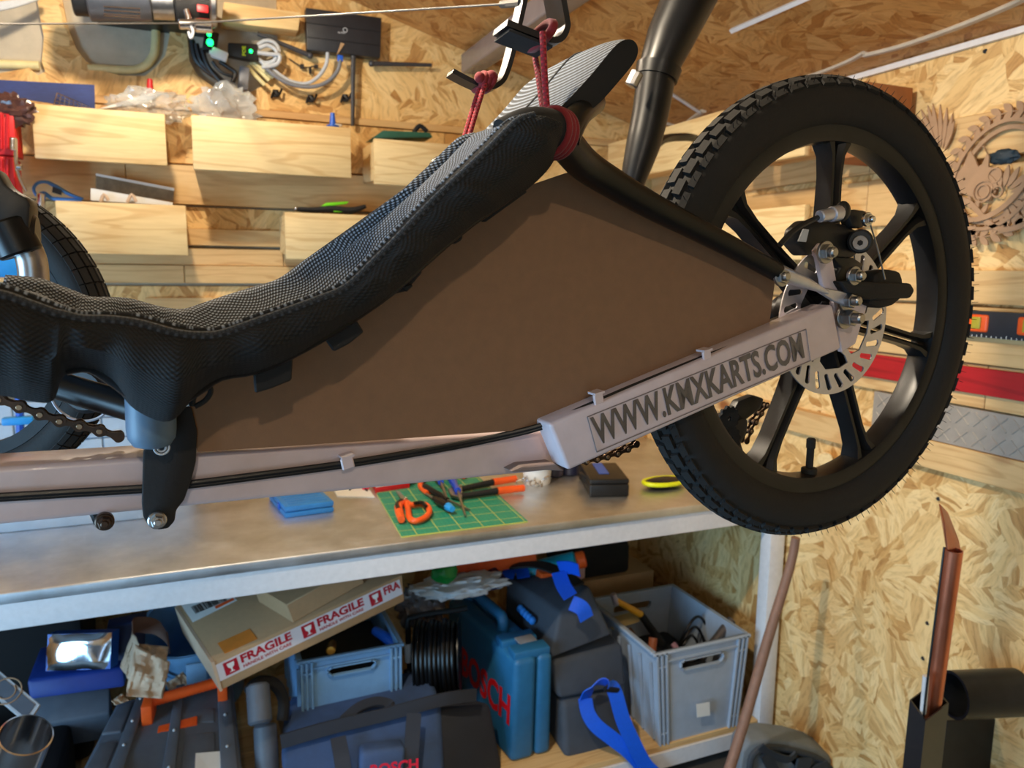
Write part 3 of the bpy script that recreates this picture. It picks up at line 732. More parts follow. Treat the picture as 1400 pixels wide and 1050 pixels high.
for i in range(NS):
    u = U3[i]; l = across(L3[i], OL, OU)          # both brought to one plane
    n = (l-u); ln = n.length; n = n/ln
    if i: al += (U3[i]-U3[i-1]).length
    f = i/(NS-1)
    sag = .012+.030*math.sin(min(1, f*1.05)*PI)
    g_ = min(1, max(0, (f-.50)/.34)); tp = 1-.62*g_*g_*(3-2*g_); sag *= tp
    near = [(.042, 1.0, 0), (.034, 1.02, 0), (.010, .78, 0), (-.010, .50, 0), (-.011, .22, 0), (-.004, .06, 0), (.003, 0, 0), (.010, .03, .003), (.020, .05, .010), (.034, 0, .004+sag*.4), (.060, 0, sag*.85), (.088, 0, sag*1.05)]
    wob = .0012*math.sin(i*.35)+.001*math.sin(i*.81)
    near = near[:7]+[(.003+(y-.003)*tp, t, d*(1 if k_ < 2 else 1)) for k_, (y, t, d) in enumerate(near[7:])]
    half = [u+n*(t*ln+d)-TN*(y) for (y, t, d) in near]
    for k in (2, 3, 4): half[k] = half[k]+TN*wob
    full = .003+(OC-OU-.003)*tp
    mir = [u+n*(t*ln+d)-TN*(2*full-y) for (y, t, d) in near][::-1]
    row = half+[u+n*(sag*1.1)-TN*full]+mir
    rows.append(row)
    vv = 0; uv = []
    for k, p in enumerate(row):
        if k: vv += (p-row[k-1]).length
        uv.append((al, vv))
    uvs.append(uv)
KN = 12
def sub(k0, k1): return [r[k0:k1+1] for r in rows], [q[k0:k1+1] for q in uvs]
m_ = MB(); r_, q_ = sub(6, len(rows[0])-7); m_.grid(r_, uvs=q_)
seat = m_.build('seat_sling', M['mesh_top'], TR, smooth=60, plabel='grey black mesh seat sling')
sol = seat.modifiers.new('solid', 'SOLIDIFY'); sol.thickness = .002
M['flap'] = weave('seat_flap', S(6,6,8), S(13,14,17), 2*PI/.005, 2*PI/.003, sheen=0.0)
for (k0, k1) in ((0, 6), (len(rows[0])-7, len(rows[0])-1)):
    m_ = MB(); r_, q_ = sub(k0, k1); m_.grid(r_, uvs=q_)
    o = m_.build('seat_flap', M['flap'], TR, smooth=60); o.modifiers.new('solid', 'SOLIDIFY').thickness = .002
# knitted edge along the crest, both sides
for k in (5, len(rows[0])-6):
    m_ = MB(); pts = [rows[i][k] for i in range(NS)]
    rws = []; uvv = []; al = 0
    for i in range(NS):
        t = (pts[min(i+1, NS-1)]-pts[max(i-1, 0)]).normalized(); a_ = TN; b2 = t.cross(a_).normalized()
        if i: al += (pts[i]-pts[i-1]).length
        rws.append([pts[i]+(a_*math.cos(q)+b2*math.sin(q))*.0024 for q in [2*PI*j/8 for j in range(8)]]); uvv.append([(al, j/8) for j in range(8)])
    m_.grid(rws, False, True, uvv); m_.build('edge_knit', M['edging'], TR, smooth=60)
# side tubes inside the sling (they show at the top and under the front edge)
for s_ in (0, 1):
    pts = [rows[i][2].lerp(rows[i][1], .3) if s_ == 0 else rows[i][-3].lerp(rows[i][-2], .3) for i in range(20, NS, 6)]
    pts = [p-TN*(.014 if s_ == 0 else -.014) for p in pts]
    MB().tube(pts, .006, 12, smooth=3).build('seat_tube', M['gloss'], TR)
MB().tube([WT(690,190,.492), WT(722,176,.492), WT(748,178,.495), WT(768,186,.502)], [.014,.0145,.015,.015], 18, smooth=4).build('tube_end', M['matte'], TR)
p = WT(757, 186, .505); q = p-TN*.22
MB().tube([p, q], .013, 16).build('seat_crossbar', M['gloss'], TR)
MB().tube([WT(772,188,.508), WT(782,168,.515), WT(795,152,.53), WT(812,140,.56)], [.012,.011,.010,.010], 14, smooth=4).build('headrest_bracket', M['gloss'], TR)
MB().cyl(WT(788,198,.53), WT(792,184,.53), .0032, 10, .0008).build('rubber_peg', M['rubber'], TR)
# hanging strap tabs and buckles along the lower edge
def tab(pts, off, nm='strap_tab', th=.004):
    MB().prism(TP(pts, off), -TN*th, .001, 1).build(nm, M['matte'], TR)
tab([(346,495),(396,478),(401,488),(399,520),(372,531),(349,538)], .508)
tab([(438,452),(486,430),(488,438),(498,454),(478,470),(457,481),(449,470)], .508)
tab([(532,396),(552,382),(575,362),(578,372),(568,384),(556,398),(540,402)], .510, 'buckle', .012)
tab([(606,320),(622,314),(634,318),(632,328),(622,334),(612,332)], .512, 'buckle', .012)
tab([(548,392),(560,388),(566,390),(556,400)], .505, 'strap_end', .003)
tab([(655,296),(690,274),(700,270),(716,258),(722,262),(700,278),(664,304)], .515, 'lower_strap', .006)
MB().tube(TP([(262,555),(268,535),(284,528),(288,536),(280,548),(266,556)], .512), .0018, 8, smooth=4).build('strap_loop', M['matte'], TR)
# --- headrest pad
hp = [(728,176),(757,151),(803,102),(843,54),(862,41),(877,43),(884,58),(877,80),(848,116),(819,148),(790,170),(760,186)]
P3 = TP(hp, .522); cen = sum(P3, Vector())/len(P3)
NP = 40
P3c, _ = catmull(P3, [0]*len(P3), 4, True)
rws = []; uvv = []
WIDE = .150
for j in range(13):
    s = j/12; e = 1-abs(2*s-1)**3*.20; yy = WIDE*s
    rws.append([cen+(p-cen)*e-TN*yy for p in P3c])
    al = 0; uv = []
    for k, p in enumerate(rws[-1]):
        if k: al += (p-rws[-1][k-1]).length
        uv.append((al, yy))
    uvv.append(uv)
m_ = MB().grid(rws, False, True, uvv)
n0 = len(P3c); m_.f.append(list(range(n0))); m_.f.append([12*n0+k for k in range(n0)][::-1])
hr = m_.build('headrest', M['rib'], TR, smooth=50)
MB().prism([cen+(p-cen)*.80+TN*.0006 for p in P3c], -TN*.001).build('headrest_side', M['flap'], hr, smooth=0)  # black cloth side; its dark tone also carries the shade there
mid = [r for r in rws[6]][6:24]
MB().tube([cen+(p-cen)*1.004 for p in mid], .0012, 6).build('headrest_seam', M['matte'], hr)
# --- front seat mount: black plate, bolts, roller, tube
MB().prism(TP([(196,618),(194,690),(196,708),(204,720),(216,725),(230,723),(239,713),(241,698),(252,684),(262,656),(268,632),(270,590),(262,556),(240,560)], .572), -TN*.006, .0015, 2).build('seat_bracket', M['matte'], TR)
MB().prism(TP([(120,700),(150,700),(152,716),(144,724),(130,722)], .590), -TN*.02, .002, 1).build('bolt_plate', M['dsteel'], TR)
for (x, y, o) in ((143, 713, .583), (215, 711, .566)):
    p = WT(x, y, o); MB().cyl(p-TN*.004, p+TN*.002, .0062, 24, .0008).cyl(p+TN*.001, p+TN*.006, .0046, 6, .0008).cyl(p+TN*.005, p+TN*.008, .0026, 12, .0006).build('bolt', M['chain'] if x < 200 else M['steel'], TR)
p, q = WT(205, 520, .556), WT(208, 612, .556)
MB().lathe([(.0155, 0), (.0155, (q-p).length*.72), (.0148, (q-p).length*.85), (.0115, (q-p).length*.96), (.006, (q-p).length), (0.0001, (q-p).length)], p, q-p, 28).build('chain_roller', M['bluegrey'], TR)
for r in (.0046, .0026): MB().tube([WT(221,612,.552)+TX*r*math.cos(t)+UZ*r*math.sin(t) for t in [2*PI*i/20 for i in range(20)]], .0007, 6, True).build('eyelet', M['lgrey'], TR)
MB().tube([WT(30,508,.66), WT(90,530,.64), WT(186,558,.60)], .0105, 14, smooth=3).build('front_strut', M['gloss'], TR)
# --- far front wheel with its bent axle tube and steering clamp
FC = Vector((-.30, 1.00, 1.555)); fa = math.radians(-24); FXd = Vector((math.cos(fa), math.sin(fa), 0)); FN = Vector((math.sin(fa), -math.cos(fa), 0))
FC = W(-55, 460, 1.15)
fw_ = MB().lathe([(.02,-.05),(.03,-.04),(.03,.04),(.02,.05)], FC, FN, 24).build('front_wheel', M['rim'], TR)
b = MB(); KF = .775; b.lathe([(r*.985*KF, h) for r, h in ty]+[(ty[0][0]*.985*KF, ty[0][1])], FC, FN, 96)
for i in range(60):
    an = 2*PI*i/60; rad = FXd*math.cos(an)+UZ*math.sin(an); tan_ = UZ*math.cos(an)-FXd*math.sin(an)
    for (w_, r_, dw) in ((.005, .2485, .0035), (-.005, .2485, .0035), (.0150, .2445, .0045), (-.0150, .2445, .0045), (.0215, .2375, .003), (-.0215, .2375, .003)):
        tl = math.radians(-48*w_/.0185); ax = FN*math.cos(tl)+rad*math.sin(tl); nr = rad*math.cos(tl)-FN*math.sin(tl)
        b.box(FC+rad*r_*KF+FN*w_, (dw*2, .0180, .0060), Matrix((ax, tan_, nr)).transposed())
b.build('tyre', M['tyre'], fw_, smooth=40)
MB().lathe([(r*KF, h) for r, h in [(.180,-.014),(.200,-.016),(.204,0),(.200,.016),(.180,.014),(.178,0),(.180,-.014)]], FC, FN, 72).build('rim', M['matte'], fw_)
for i in range(7):
    an = 2*PI*i/7+.3; d_ = FXd*math.cos(an)+UZ*math.sin(an)
    MB().tube([FC+d_*.025, FC+d_*.19*KF], [.012, .009], 8).build('spoke', M['rim'], fw_)
MB().tube([W(112,535,.80)+FXd*.030*math.cos(t)+UZ*.028*math.sin(t) for t in [2*PI*i/40 for i in range(40)]], .0014, 6, True).build('hub_ring', M['silver'], TR)
MB().cyl(W(112,535,.80), W(112,535,.80)-FN*.06, .022, 24, .004).build('hub_cap', M['black'], TR)
MB().tube([W(8,318,.80), W(30,332,.80), W(42,352,.80), W(46,378,.80), W(46,410,.80)], .0125, 16, smooth=5).build('bent_axle_tube', M['steel'], TR)
MB().cyl(W(-6,318,.80), W(52,322,.80), .019, 20, .003).cyl(W(6,302,.79), W(30,348,.79), .018, 20, .002).build('tube_collar', M['gloss'], TR)
MB().prism(XZ([(-40,230),(-6,228),(8,252),(22,262),(38,270),(42,280),(40,318),(-10,322),(-40,330)], .78), (0, .04, 0), .004, 2).build('steering_clamp', M['black'], TR)

# ------------------------------------------------------------------ hooks, cords and the things hung from the roof
def strip(pts, Y, w, th, top=None):
    P = XZ(pts, Y)
    if top: P.append(Vector((P[-1].x, Y, top)))
    P, _ = catmull(P[:-1], [0]*(len(P)-1), 5); 
    rows = []
    if top: P.append(Vector((P[-1].x, Y, top)))
    for i, p in enumerate(P):
        t = (P[min(i+1, len(P)-1)]-P[max(i-1, 0)]).normalized(); n = t.cross(Vector((0,1,0))); y = Vector((0, w/2, 0))
        rows.append([p-y-n*th/2, p+y-n*th/2, p+y+n*th/2, p-y+n*th/2])
    m_ = MB().grid(rows, False, True); m_.f.append([0,1,2,3]); k = 4*(len(P)-1); m_.f.append([k+3,k+2,k+1,k]); return m_
M['hooksteel'] = plain('plated_steel', S(64,66,72), .34, .9, var=.12, vs=60)
h2 = thing('hanging_hook', W(745,62,.545), 'nearer flat steel hook, its dark broad tip pointing left above the headrest', 'hook', 'flat steel hooks')
strip([(684,38),(720,52),(744,61),(758,58),(765,44),(764,30),(755,-20),(755,-30)], .545, .027, .0045, roof(.3)).build('hook_bar', M['hooksteel'], h2, smooth=25)
MB().ribbon([W(686,42,.545)+V(0,0,-.0032), W(722,56,.545)+V(0,0,-.0032), W(744,65,.545)+V(0,0,-.003)], .029, .002, (0,1,0)).build('underside_shade', M['matte'], h2)  # black strip painting in the shade on the hook's underside
h1 = thing('hanging_hook', W(663,122,.80), 'farther thin flat steel hook holding the left red cord', 'hook', 'flat steel hooks')
strip([(615,100),(640,113),(664,122),(681,115),(690,98),(700,62),(714,0),(720,-25),(720,-35)], .80, .022, .005, roof(.4)).build('hook_bar', M['hooksteel'], h1, smooth=25)
M['cord'] = weave('red_cord', S(120,8,18), S(186,20,38), 2*PI/.004, 20.0)
def cordpts(px, ys): return [W(x, y, Y) for (x, y), Y in zip(px, ys)]
def rope(mb, pts, r, sm=4):
    P, _ = catmull([Vector(p) for p in pts], [0]*len(pts), sm); rows = []; uv = []; al = 0; u = None
    for i, p in enumerate(P):
        t = (P[min(i+1, len(P)-1)]-P[max(i-1, 0)]).normalized(); u = (u if u else t.orthogonal()); u = (u-t*u.dot(t)).normalized(); w = t.cross(u)
        if i: al += (p-P[i-1]).length
        rows.append([p+(u*math.cos(2*PI*k/10)+w*math.sin(2*PI*k/10))*r for k in range(10)]); uv.append([(al, k/10) for k in range(10)])
    mb.grid(rows, False, True, uv); n = len(mb.v); mb.f.append([n-10*len(P)+k for k in range(10)]); mb.f.append([n-1-k for k in range(10)]); return mb
c2 = thing('bungee', W(745,110,.53), 'red elastic cord from the nearer hook, wrapped around the black seat tube', 'cord', 'red cords')
m_ = MB(); rope(m_, cordpts([(734,50),(731,70),(737,110),(744,160),(748,172)], [.575,.57,.55,.53,.525]), .0024)
rope(m_, cordpts([(742,44),(743,70),(745,110),(748,150),(750,172)], [.524,.522,.522,.522,.522]), .0024); m_.build('cord_strand', M['cord'], c2, smooth=60)
m_ = MB(); cc = W(742,52,.545)
for k in range(3):
    m_2 = [cc+Vector((.001*k-.003+.004*math.sin(t), .021*math.cos(t), .0085*math.sin(t)+.001)) for t in [2*PI*i/22 for i in range(22)]]
    m_.tube(m_2, .0026, 8, True)
m_.build('hook_loop', M['cord'], c2, smooth=60)
ax = (WT(768,186,.502)-WT(748,178,.495)).normalized(); cen = WT(758, 182, .4985); u_ = ax.orthogonal().normalized(); w_ = ax.cross(u_)
m_ = MB()
for k in (-1, 0, 1): m_.tube([cen+ax*(.0044*k)+(u_*math.cos(t)+w_*math.sin(t))*.0164 for t in [2*PI*i/32 for i in range(32)]], .0025, 8, True)
m_.build('cord_wrap', M['cord'], c2, smooth=60)
c1 = thing('bungee', W(640,180,.78), 'red elastic cord from the farther hook down to the far edge of the seat', 'cord', 'red cords')
m_ = MB(); rope(m_, cordpts([(655,122),(643,160),(630,205),(622,236)], [.79,.785,.78,.775]), .0027); rope(m_, cordpts([(664,112),(652,150),(636,205),(627,236)], [.785,.78,.775,.772]), .0027); m_.build('cord_strand', M['cord'], c1, smooth=60)
m_ = MB(); cc = W(663,113,.80)
for k in range(3): m_.tube([cc+Vector((.005*k-.006+.003*math.sin(t), .017*math.cos(t), .008*math.sin(t))) for t in [2*PI*i/20 for i in range(20)]], .0034, 8, True)
m_.ball(W(672,104,.785), .006, 10).ball(W(656,106,.785), .006, 10).build('hook_loop', M['cord'], c1, smooth=60)
MB().ball(W(622,236,.772), .006, 10).build('cord_knot', M['cord'], c1)
# winch wire
m_ = MB().tube([W(-60,33,2.1), W(246,32,2.47)], .0022, 8); m_.tube([W(258,32,2.47), W(700,5,.82)], [.0026, .0013], 8)
m_.tube([W(686,6,.85), W(712,4,.80)], .0042, 8)
m_.build('steel_wire', plain('grey_wire', S(84,82,80), .5, .3), None, 'thin steel winch wire stretched across the top of the picture to the hook', 'wire')
# winch on the wall
wn = thing('electric_winch', W(200,15,2.55), 'grey and chrome electric winch mounted high on the back wall', 'winch')
YW = 2.52
def cx(px0, px1, py, rpx, bev=.004, n=28):
    k = 2.25/FPX; return MB().cyl(W(px0, py, YW), W(px1, py+1.5, YW), rpx*k, n, bev)
M['gunmetal'] = plain('gunmetal_paint', S(92,96,106), .32, .6)
cx(118, 205, -2, 27).build('motor_housing', M['gunmetal'], wn); cx(98, 122, -4, 22).build('end_cap', M['black'], wn)
m_ = MB()
for dy in (10, 15, 20): m_.tube([W(142, dy, YW-.062), W(192, dy+3, YW-.062)], .0035, 8)
m_.build('cooling_fins', M['chrome'], wn)
cx(205, 238, 2, 22).build('gear_housing', M['steel'], wn); cx(238, 288, 6, 24).build('cable_drum', M['matte'], wn)
MB().box(W(277,12,YW-.055), (.03,.008,.02), None, .002).build('red_tag', M['red'], wn)
cx(286, 296, 6, 29).build('drum_flange', M['steel'], wn)
MB().span(W(120,-6,YW)+V(0,.05,0), W(292,-22,YW)+V(0,.28,0)).build('mounting_plate', M['dsteel'], wn, smooth=0)
m_ = MB().cyl(W(244,33,YW-.06), W(268,33,YW-.06), .014, 16, .003).cyl(W(255,14,YW-.05), W(262,40,YW-.06), .009, 12).cyl(W(266,34,YW-.06), W(290,36,YW-.06), .020, 16, .003)
m_.build('wire_guide', M['chrome'], wn)
MB().tube([W(262,36,YW-.07), W(264,44,YW-.08), W(261,52,YW-.08), W(258,44,YW-.07)], .004, 8, smooth=4).build('wire_thimble', M['lgrey'], wn)
# wood block on the wall
MB().hexa([W(303,30,2.70), W(408,42,2.70), W(411,17,2.70), W(306,2,2.70)], (0, .078, 0), .003).build('wood_block', M['pine_x'], None, 'short pine block screwed to the wall above the network box', 'wood block')
# router
ro = thing('router', W(470,50,2.74), 'flat black wireless router mounted on the OSB wall', 'router')
q = [W(420,68,2.735), W(520,79,2.735), W(522,24,2.735), W(418,10,2.735)]
MB().hexa(q, (0, .040, 0), .003).build('router_body', plain('router_black', S(36,38,44), .45), ro)
for f_ in (.36, .70):
    a = q[3].lerp(q[0], f_); b2 = q[2].lerp(q[1], f_); MB().tube([a+V(0,-.0005,0), b2+V(0,-.0005,0)], .0012, 4).build('casing_groove', M['matte'], ro)
MB().text('tp-link', W(462,46,2.7342), W(472,47,2.7342)-W(462,46,2.7342), V(0,0,.008), .0004).build('router_mark', M['lgrey'], ro, smooth=0)
m_ = MB().tube([W(472,41,2.734)+Vector((.007*math.cos(t), 0, .007*math.sin(t))) for t in [2*PI*i/16 for i in range(16)]], .0014, 6, True); m_.build('router_logo', M['lgrey'], ro)
for (a, b2) in (((483,78),(482,172)), ((508,87),(590,89)), ((424,76),(352,46))):
    m_ = MB().tube([W(*a, 2.75), W(*b2, 2.75)], [.0085, .0065], 10); m_.ball(W(*a, 2.75), .011, 10); m_.build('antenna', plain('antenna', S(60,60,64), .4), ro)
# cables
def cable(px, Y, r, mat, label, cat='cable', group='network cables'):
    MB().tube([W(x, y, Y) for x, y in px], r, 10, smooth=6).build('network_cable', M[mat], None, label, cat, group)
cable([(448,72),(446,88),(436,104),(420,114),(400,112),(385,104),(372,94),(358,86)], 2.73, .006, 'lgrey', 'light grey network cable looping from the router')
cable([(465,82),(462,96),(450,110),(432,118),(410,118),(390,112),(374,102),(362,92)], 2.72, .0065, 'grey', 'dark grey network cable with blue plug looping below the router')
MB().box(W(465,80,2.722), (.018,.014,.02), None, .002).build('cable_plug', M['blue'], None, 'blue network plug under the router', 'plug')
MB().hexa([W(460,76,2.73), W(466,68,2.73), W(471,60,2.73), W(466,58,2.73)], (0,.001,0)).build('cable_tag', M['boxcard'], None, 'small brown cable tag in front of the router', 'tag')
# clutter of power adaptors in the cut-out
ad = thing('power_injector', W(335,72,2.75), 'black power injector with green light in the wall cut-out', 'adaptor')
q = [W(312,76,2.72), W(354,84,2.72), W(352,60,2.72), W(312,58,2.72)]
MB().hexa(q, (0,.035,0), .003).build('injector_body', M['black'], ad)
M['led'] = plain('green_led', S(20,220,90), .4, emis=S(20,255,110), es=5)
MB().ball(W(343,70,2.716), .006, 10).build('green_led', M['led'], ad)
MB().text('POE', W(336,76,2.7185), W(336,63,2.7185)-W(336,76,2.7185), W(331,76,2.7185)-W(336,76,2.7185), .0005).build('injector_mark', M['yellow'], ad, smooth=0)
ad = thing('power_adaptor', W(285,55,2.72), 'dark cable adaptor with two green lights under the winch', 'adaptor')
MB().hexa([W(276,68,2.70), W(296,70,2.70), W(300,44,2.70), W(280,42,2.70)], (0,.04,0), .006).build('adaptor_body', M['dsteel'], ad)
MB().ball(W(287,58,2.695), .011, 10).ball(W(286,47,2.695), .007, 10).build('green_led', M['led'], ad)
MB().box(W(300,75,2.71), (.05,.025,.03), (0,.3,0), .005).tube([W(296,73,2.71), W(286,70,2.71)], .009, 8).build('white_plug', M['whitepaper'], None, 'white power plug beside the green lights', 'plug')
MB().hexa([W(325,122,2.71), W(340,124,2.71), W(342,92,2.71), W(328,88,2.71)], (0,.035,0), .007).build('plug_adaptor', M['grey'], None, 'grey plug-in adaptor below the power injector', 'adaptor')
blk = [([(262,55),(268,82),(285,98),(300,108),(312,120)], .010), ([(268,60),(275,84),(292,100),(308,115)], .009), ([(276,66),(284,90),(302,112),(318,124)], .008), ([(300,84),(312,92),(322,100),(318,112)], .007), ([(290,84),(302,98),(318,104)], .006)]
for i, (px, r) in enumerate(blk): MB().tube([W(x, y, 2.74-.008*i) for x, y in px], r, 8, smooth=5).build('power_cable', M['black'], None, ('thickest black power cable along the left rim of the wall cut-out', 'black power cable beside the thickest one in the cut-out', 'inner black power cable running down to the grey plug adaptor', 'short black cable curling beside the grey plug adaptor', 'thinnest black cable under the white power plug')[i], 'cable', 'black cables bunched in the cut-out')
for i, px in enumerate([[(352,62),(362,56),(374,58),(381,68),(376,82),(362,86),(352,80)], [(354,66),(366,62),(378,70),(374,84),(360,90)], [(352,72),(368,74),(382,76),(378,88),(358,92)]]):
    MB().tube([W(x, y, 2.735-.01*i) for x, y in px], .0065, 8, smooth=5).build('grey_cable', M['lgrey'], None, ('largest loop of light grey cable right of the power injector', 'middle loop of light grey cable right of the power injector', 'lowest loop of light grey cable right of the power injector')[i], 'cable', 'grey cable loops beside the injector')
for i, px in enumerate([[(342,86),(356,98),(368,110)], [(346,84),(362,98),(374,106)], [(338,90),(350,104),(362,116)]]):
    MB().tube([W(x, y, 2.755-.006*i) for x, y in px], .007, 8, smooth=4).build('cream_cable', M['cream'], None, ('middle short cream cable at the lower rim of the cut-out', 'rightmost short cream cable at the lower rim of the cut-out', 'leftmost short cream cable at the lower rim of the cut-out')[i], 'cable', 'cream cables at the cut-out rim')
for i, (x, y) in enumerate(((377,128),(425,135),(472,134))):
    MB().tube([W(x-6,y+6,2.77), W(x-2,y-4,2.755), W(x+4,y+2,2.75), W(x+8,y-6,2.76)], .004, 8, smooth=4).box(W(x,y,2.772), (.02,.012,.025), None, .003).build('cable_clip', M['black'], None, ('black cable clip below the wall cut-out', 'black cable clip below the router cables', 'black cable clip beside the long antenna')[i], 'clip', 'black clips on the OSB wall')
MB().tube([W(395,80,2.77), W(415,92,2.765), W(432,90,2.765), W(424,92,2.765), W(424,102,2.765)], .002, 6, smooth=4).box(W(413,91,2.765), (.012,.01,.014)).box(W(424,96,2.765), (.008,.008,.02)).box(W(432,91,2.765), (.014,.01,.010)).build('sensor_wire', M['black'], None, 'thin black wire with clips left of the router', 'wire')
MB().tube([W(-60,86,2.79), W(-20,87,2.79), W(54,90,2.79)], .013, 14).build('cream_conduit', M['cream'], None, 'straight cream conduit in the left wall cut-out', 'conduit')
MB().tube([W(120,93,2.79), W(175,96,2.79), W(195,92,2.79), W(206,82,2.79), W(212,66,2.79), W(213,20,2.79)], .013, 14, smooth=5).build('cream_conduit', M['cream'], None, 'bent cream conduit pipe under the winch', 'conduit')
for i in range(3): MB().tube([W(-40,8+5*i,2.6), W(20,2+3*i,2.62), W(70,-14+2*i,2.66)], .006, 8, smooth=4).build('ceiling_cable', M['lgrey'], None, ('topmost grey cable in the top left corner', 'middle grey cable in the top left corner', 'lowest grey cable in the top left corner')[i], 'cable', 'grey cables in the top left corner')

# black tapered tube hanging behind the trike
ft = thing('frame_tube', W(900,90,1.05), 'black tapered frame tube with a collar hanging behind the headrest', 'bicycle tube')
Yt = 1.05
p = W(945, -8, Yt); 
MB().tube([p+V(.16,0,.62), p, W(915,55,Yt), W(899,96,Yt)], [.042,.042,.037,.030], 20).build('upper_tube', M['gloss'], ft)
MB().tube([W(901,92,Yt), W(897,108,Yt)], [.0355,.033], 20).build('collar', M['gloss'], ft)
MB().tube([W(897,104,Yt), W(890,150,Yt), W(880,195,Yt), W(868,238,Yt), W(862,262,Yt)], [.030,.0285,.027,.021,.016], 20, smooth=4).build('lower_tube', M['gloss'], ft)
MB().cyl(W(862,118,Yt-.03), W(872,98,Yt-.035), .010, 10, .002).build('pinch_bolt', M['steel'], ft)
MB().tube([W(892,204,1.9), W(905,192,1.95), W(920,188,2.0), W(945,188,2.05), W(960,194,2.1)], .012, 10, smooth=5).build('black_hose', M['black'], None, 'curved black hose between the tapered tube and the tyre', 'hose')
# lamp fittings on the ridge (outside the picture)
M['bulb'] = plain('lamp_glass', S(255,240,215), .4, emis=(1,.87,.68), es=6)
for pos, lb in ((BULB_A, 'shaded ceiling lamp over the bench'), (BULB_B, 'shaded ceiling lamp farthest from the bench'), (BULB_C, 'shaded ceiling lamp in the middle of the ridge')):
    lt = thing('ceiling_lamp', (pos.x, pos.y, roof(pos.x)), lb, 'lamp', 'ceiling lamps'); zr = roof(pos.x)
    MB().cyl((pos.x,pos.y,zr-.03), (pos.x,pos.y,zr), .09, 28, .004).build('lamp_base', M['white'], lt)
    MB().cyl((pos.x,pos.y,zr-.03), (pos.x,pos.y,pos.z+.06), .006, 10).build('lamp_cord', M['white'], lt)
    MB().lathe([(.012,.07),(.03,.06),(.075,.012),(.078,.004),(.072,.004),(.03,.05),(.012,.06)], pos, UZ, 28).build('lamp_shade', M['white'], lt)

# ------------------------------------------------------------------ things on the bench
ZB = .9005
# blue plastic case
bc = thing('plastic_case', WZ(415,695,ZB), 'flat light blue plastic case lying on the steel bench', 'case')
M['caseblue'] = plain('case_blue', S(46,128,200), .38)
MB().slab((390,709),(457,700),(368,684), ZB, .016, .004).build('case_base', M['caseblue'], bc)
o = MB().slab((390,709),(457,700),(368,684), ZB, .016, .004); 
for p in o.v: p.z += .0175
lid = o.build('case_lid', M['caseblue'], bc)
a = WZ(390,709,ZB); b2 = WZ(457,700,ZB); c = WZ(368,684,ZB)
m_ = MB()
for i in range(7): s = .12+i*.12; m_.tube([a.lerp(c, s)+(b2-a)*.1+V(0,0,.0338), a.lerp(c, s)+(b2-a)*.9+V(0,0,.0338)], .0016, 5)
m_.build('lid_ribs', M['caseblue'], bc)
MB().box(a.lerp(c,.35)+V(-.001,0,.018), (.006,.02,.018), None, .001).build('latch', M['blue'], bc)
# white card with small red and black parts on it
MB().slab((461,679),(512,680),(453,666), ZB, .003).build('white_card', M['whitepaper'], None, 'white card lying on the bench left of the red box', 'card', smooth=0)
M['pink'] = plain('pink_plastic', S(235,70,100), .35)
for (x, y, lb) in ((500,670,'right'), (489,666,'left')): MB().lathe([(.0,0),(.010,0),(.013,.006),(.013,.014),(.009,.022),(.0,.024)], WZ(x,y,ZB)+V(0,0,.003), UZ, 18).build('pink_button', M['pink'], None, lb+' of two glossy pink buttons on the white card', 'button', 'pink buttons on the card')
MB().tube([WZ(478,672,ZB)+V(0,0,.006), WZ(484,666,ZB)+V(0,0,.014), WZ(494,668,ZB)+V(0,0,.006), WZ(502,673,ZB)+V(0,0,.006)], .003, 8, smooth=5).build('black_strap', M['black'], None, 'little black looped strap on the white card', 'strap')
# red and white carton
rb = thing('small_carton', WZ(538,670,ZB), 'small red and white carton behind the cutting mat', 'carton')
MB().slab((514,675),(560,668),(508,664), ZB, .020, .0008).build('carton_base', M['red'], rb)
o = MB().slab((514,675),(560,668),(508,664), ZB, .022, .0008)
for p in o.v: p.z += .0202
o.build('carton_top', M['whitepaper'], rb)
MB().tube([WZ(562,664,ZB)+V(0,0,.008), WZ(570,655,ZB)+V(0,0,.02), WZ(580,655,ZB)+V(0,0,.01)], .011, 8, smooth=4, ratio=.4).build('green_strap', M['dgreen'], None, 'crumpled dark green strap behind the cutting mat', 'strap')
# cutting mat
def matmat():
    m, t, b = newmat('cutting_mat'); c = t.nodes.new('ShaderNodeTexCoord'); sp = nd(t, 'ShaderNodeSeparateXYZ'); t.links.new(c.outputs['UV'], sp.inputs[0])
    def lines(period, width):
        outs = []
        for i in range(2):
            md = nd(t, 'ShaderNodeMath', operation='PINGPONG'); t.links.new(sp.outputs[i], md.inputs[0]); md.inputs[1].default_value = period/2
            lt = nd(t, 'ShaderNodeMath', operation='LESS_THAN'); t.links.new(md.outputs[0], lt.inputs[0]); lt.inputs[1].default_value = width; outs.append(lt.outputs[0])
        mx = nd(t, 'ShaderNodeMath', operation='MAXIMUM'); t.links.new(outs[0], mx.inputs[0]); t.links.new(outs[1], mx.inputs[1]); return mx.outputs[0]
    base = mixc(t, lines(.0125, .0005), S(22,134,112), S(66,160,120)); out = mixc(t, lines(.0625, .0011), base, S(196,196,90))
    t.links.new(out, b.inputs['Base Color']); b.inputs['Roughness'].default_value = .55; return m
a = WZ(549,735,ZB); b2 = WZ(722,714,ZB); c = WZ(517,679,ZB); c = a+(c-a).normalized()*.62
m_ = MB(); nu, nv = 4, 4; d = b2-a; e = c-a
rows = [[a+d*(i/nu)+e*(j/nv)+V(0,0,.003) for j in range(nv+1)] for i in range(nu+1)]; uv = [[(d.length*i/nu+.02, e.length*j/nv+.02) for j in range(nv+1)] for i in range(nu+1)]
m_.grid(rows, uvs=uv)
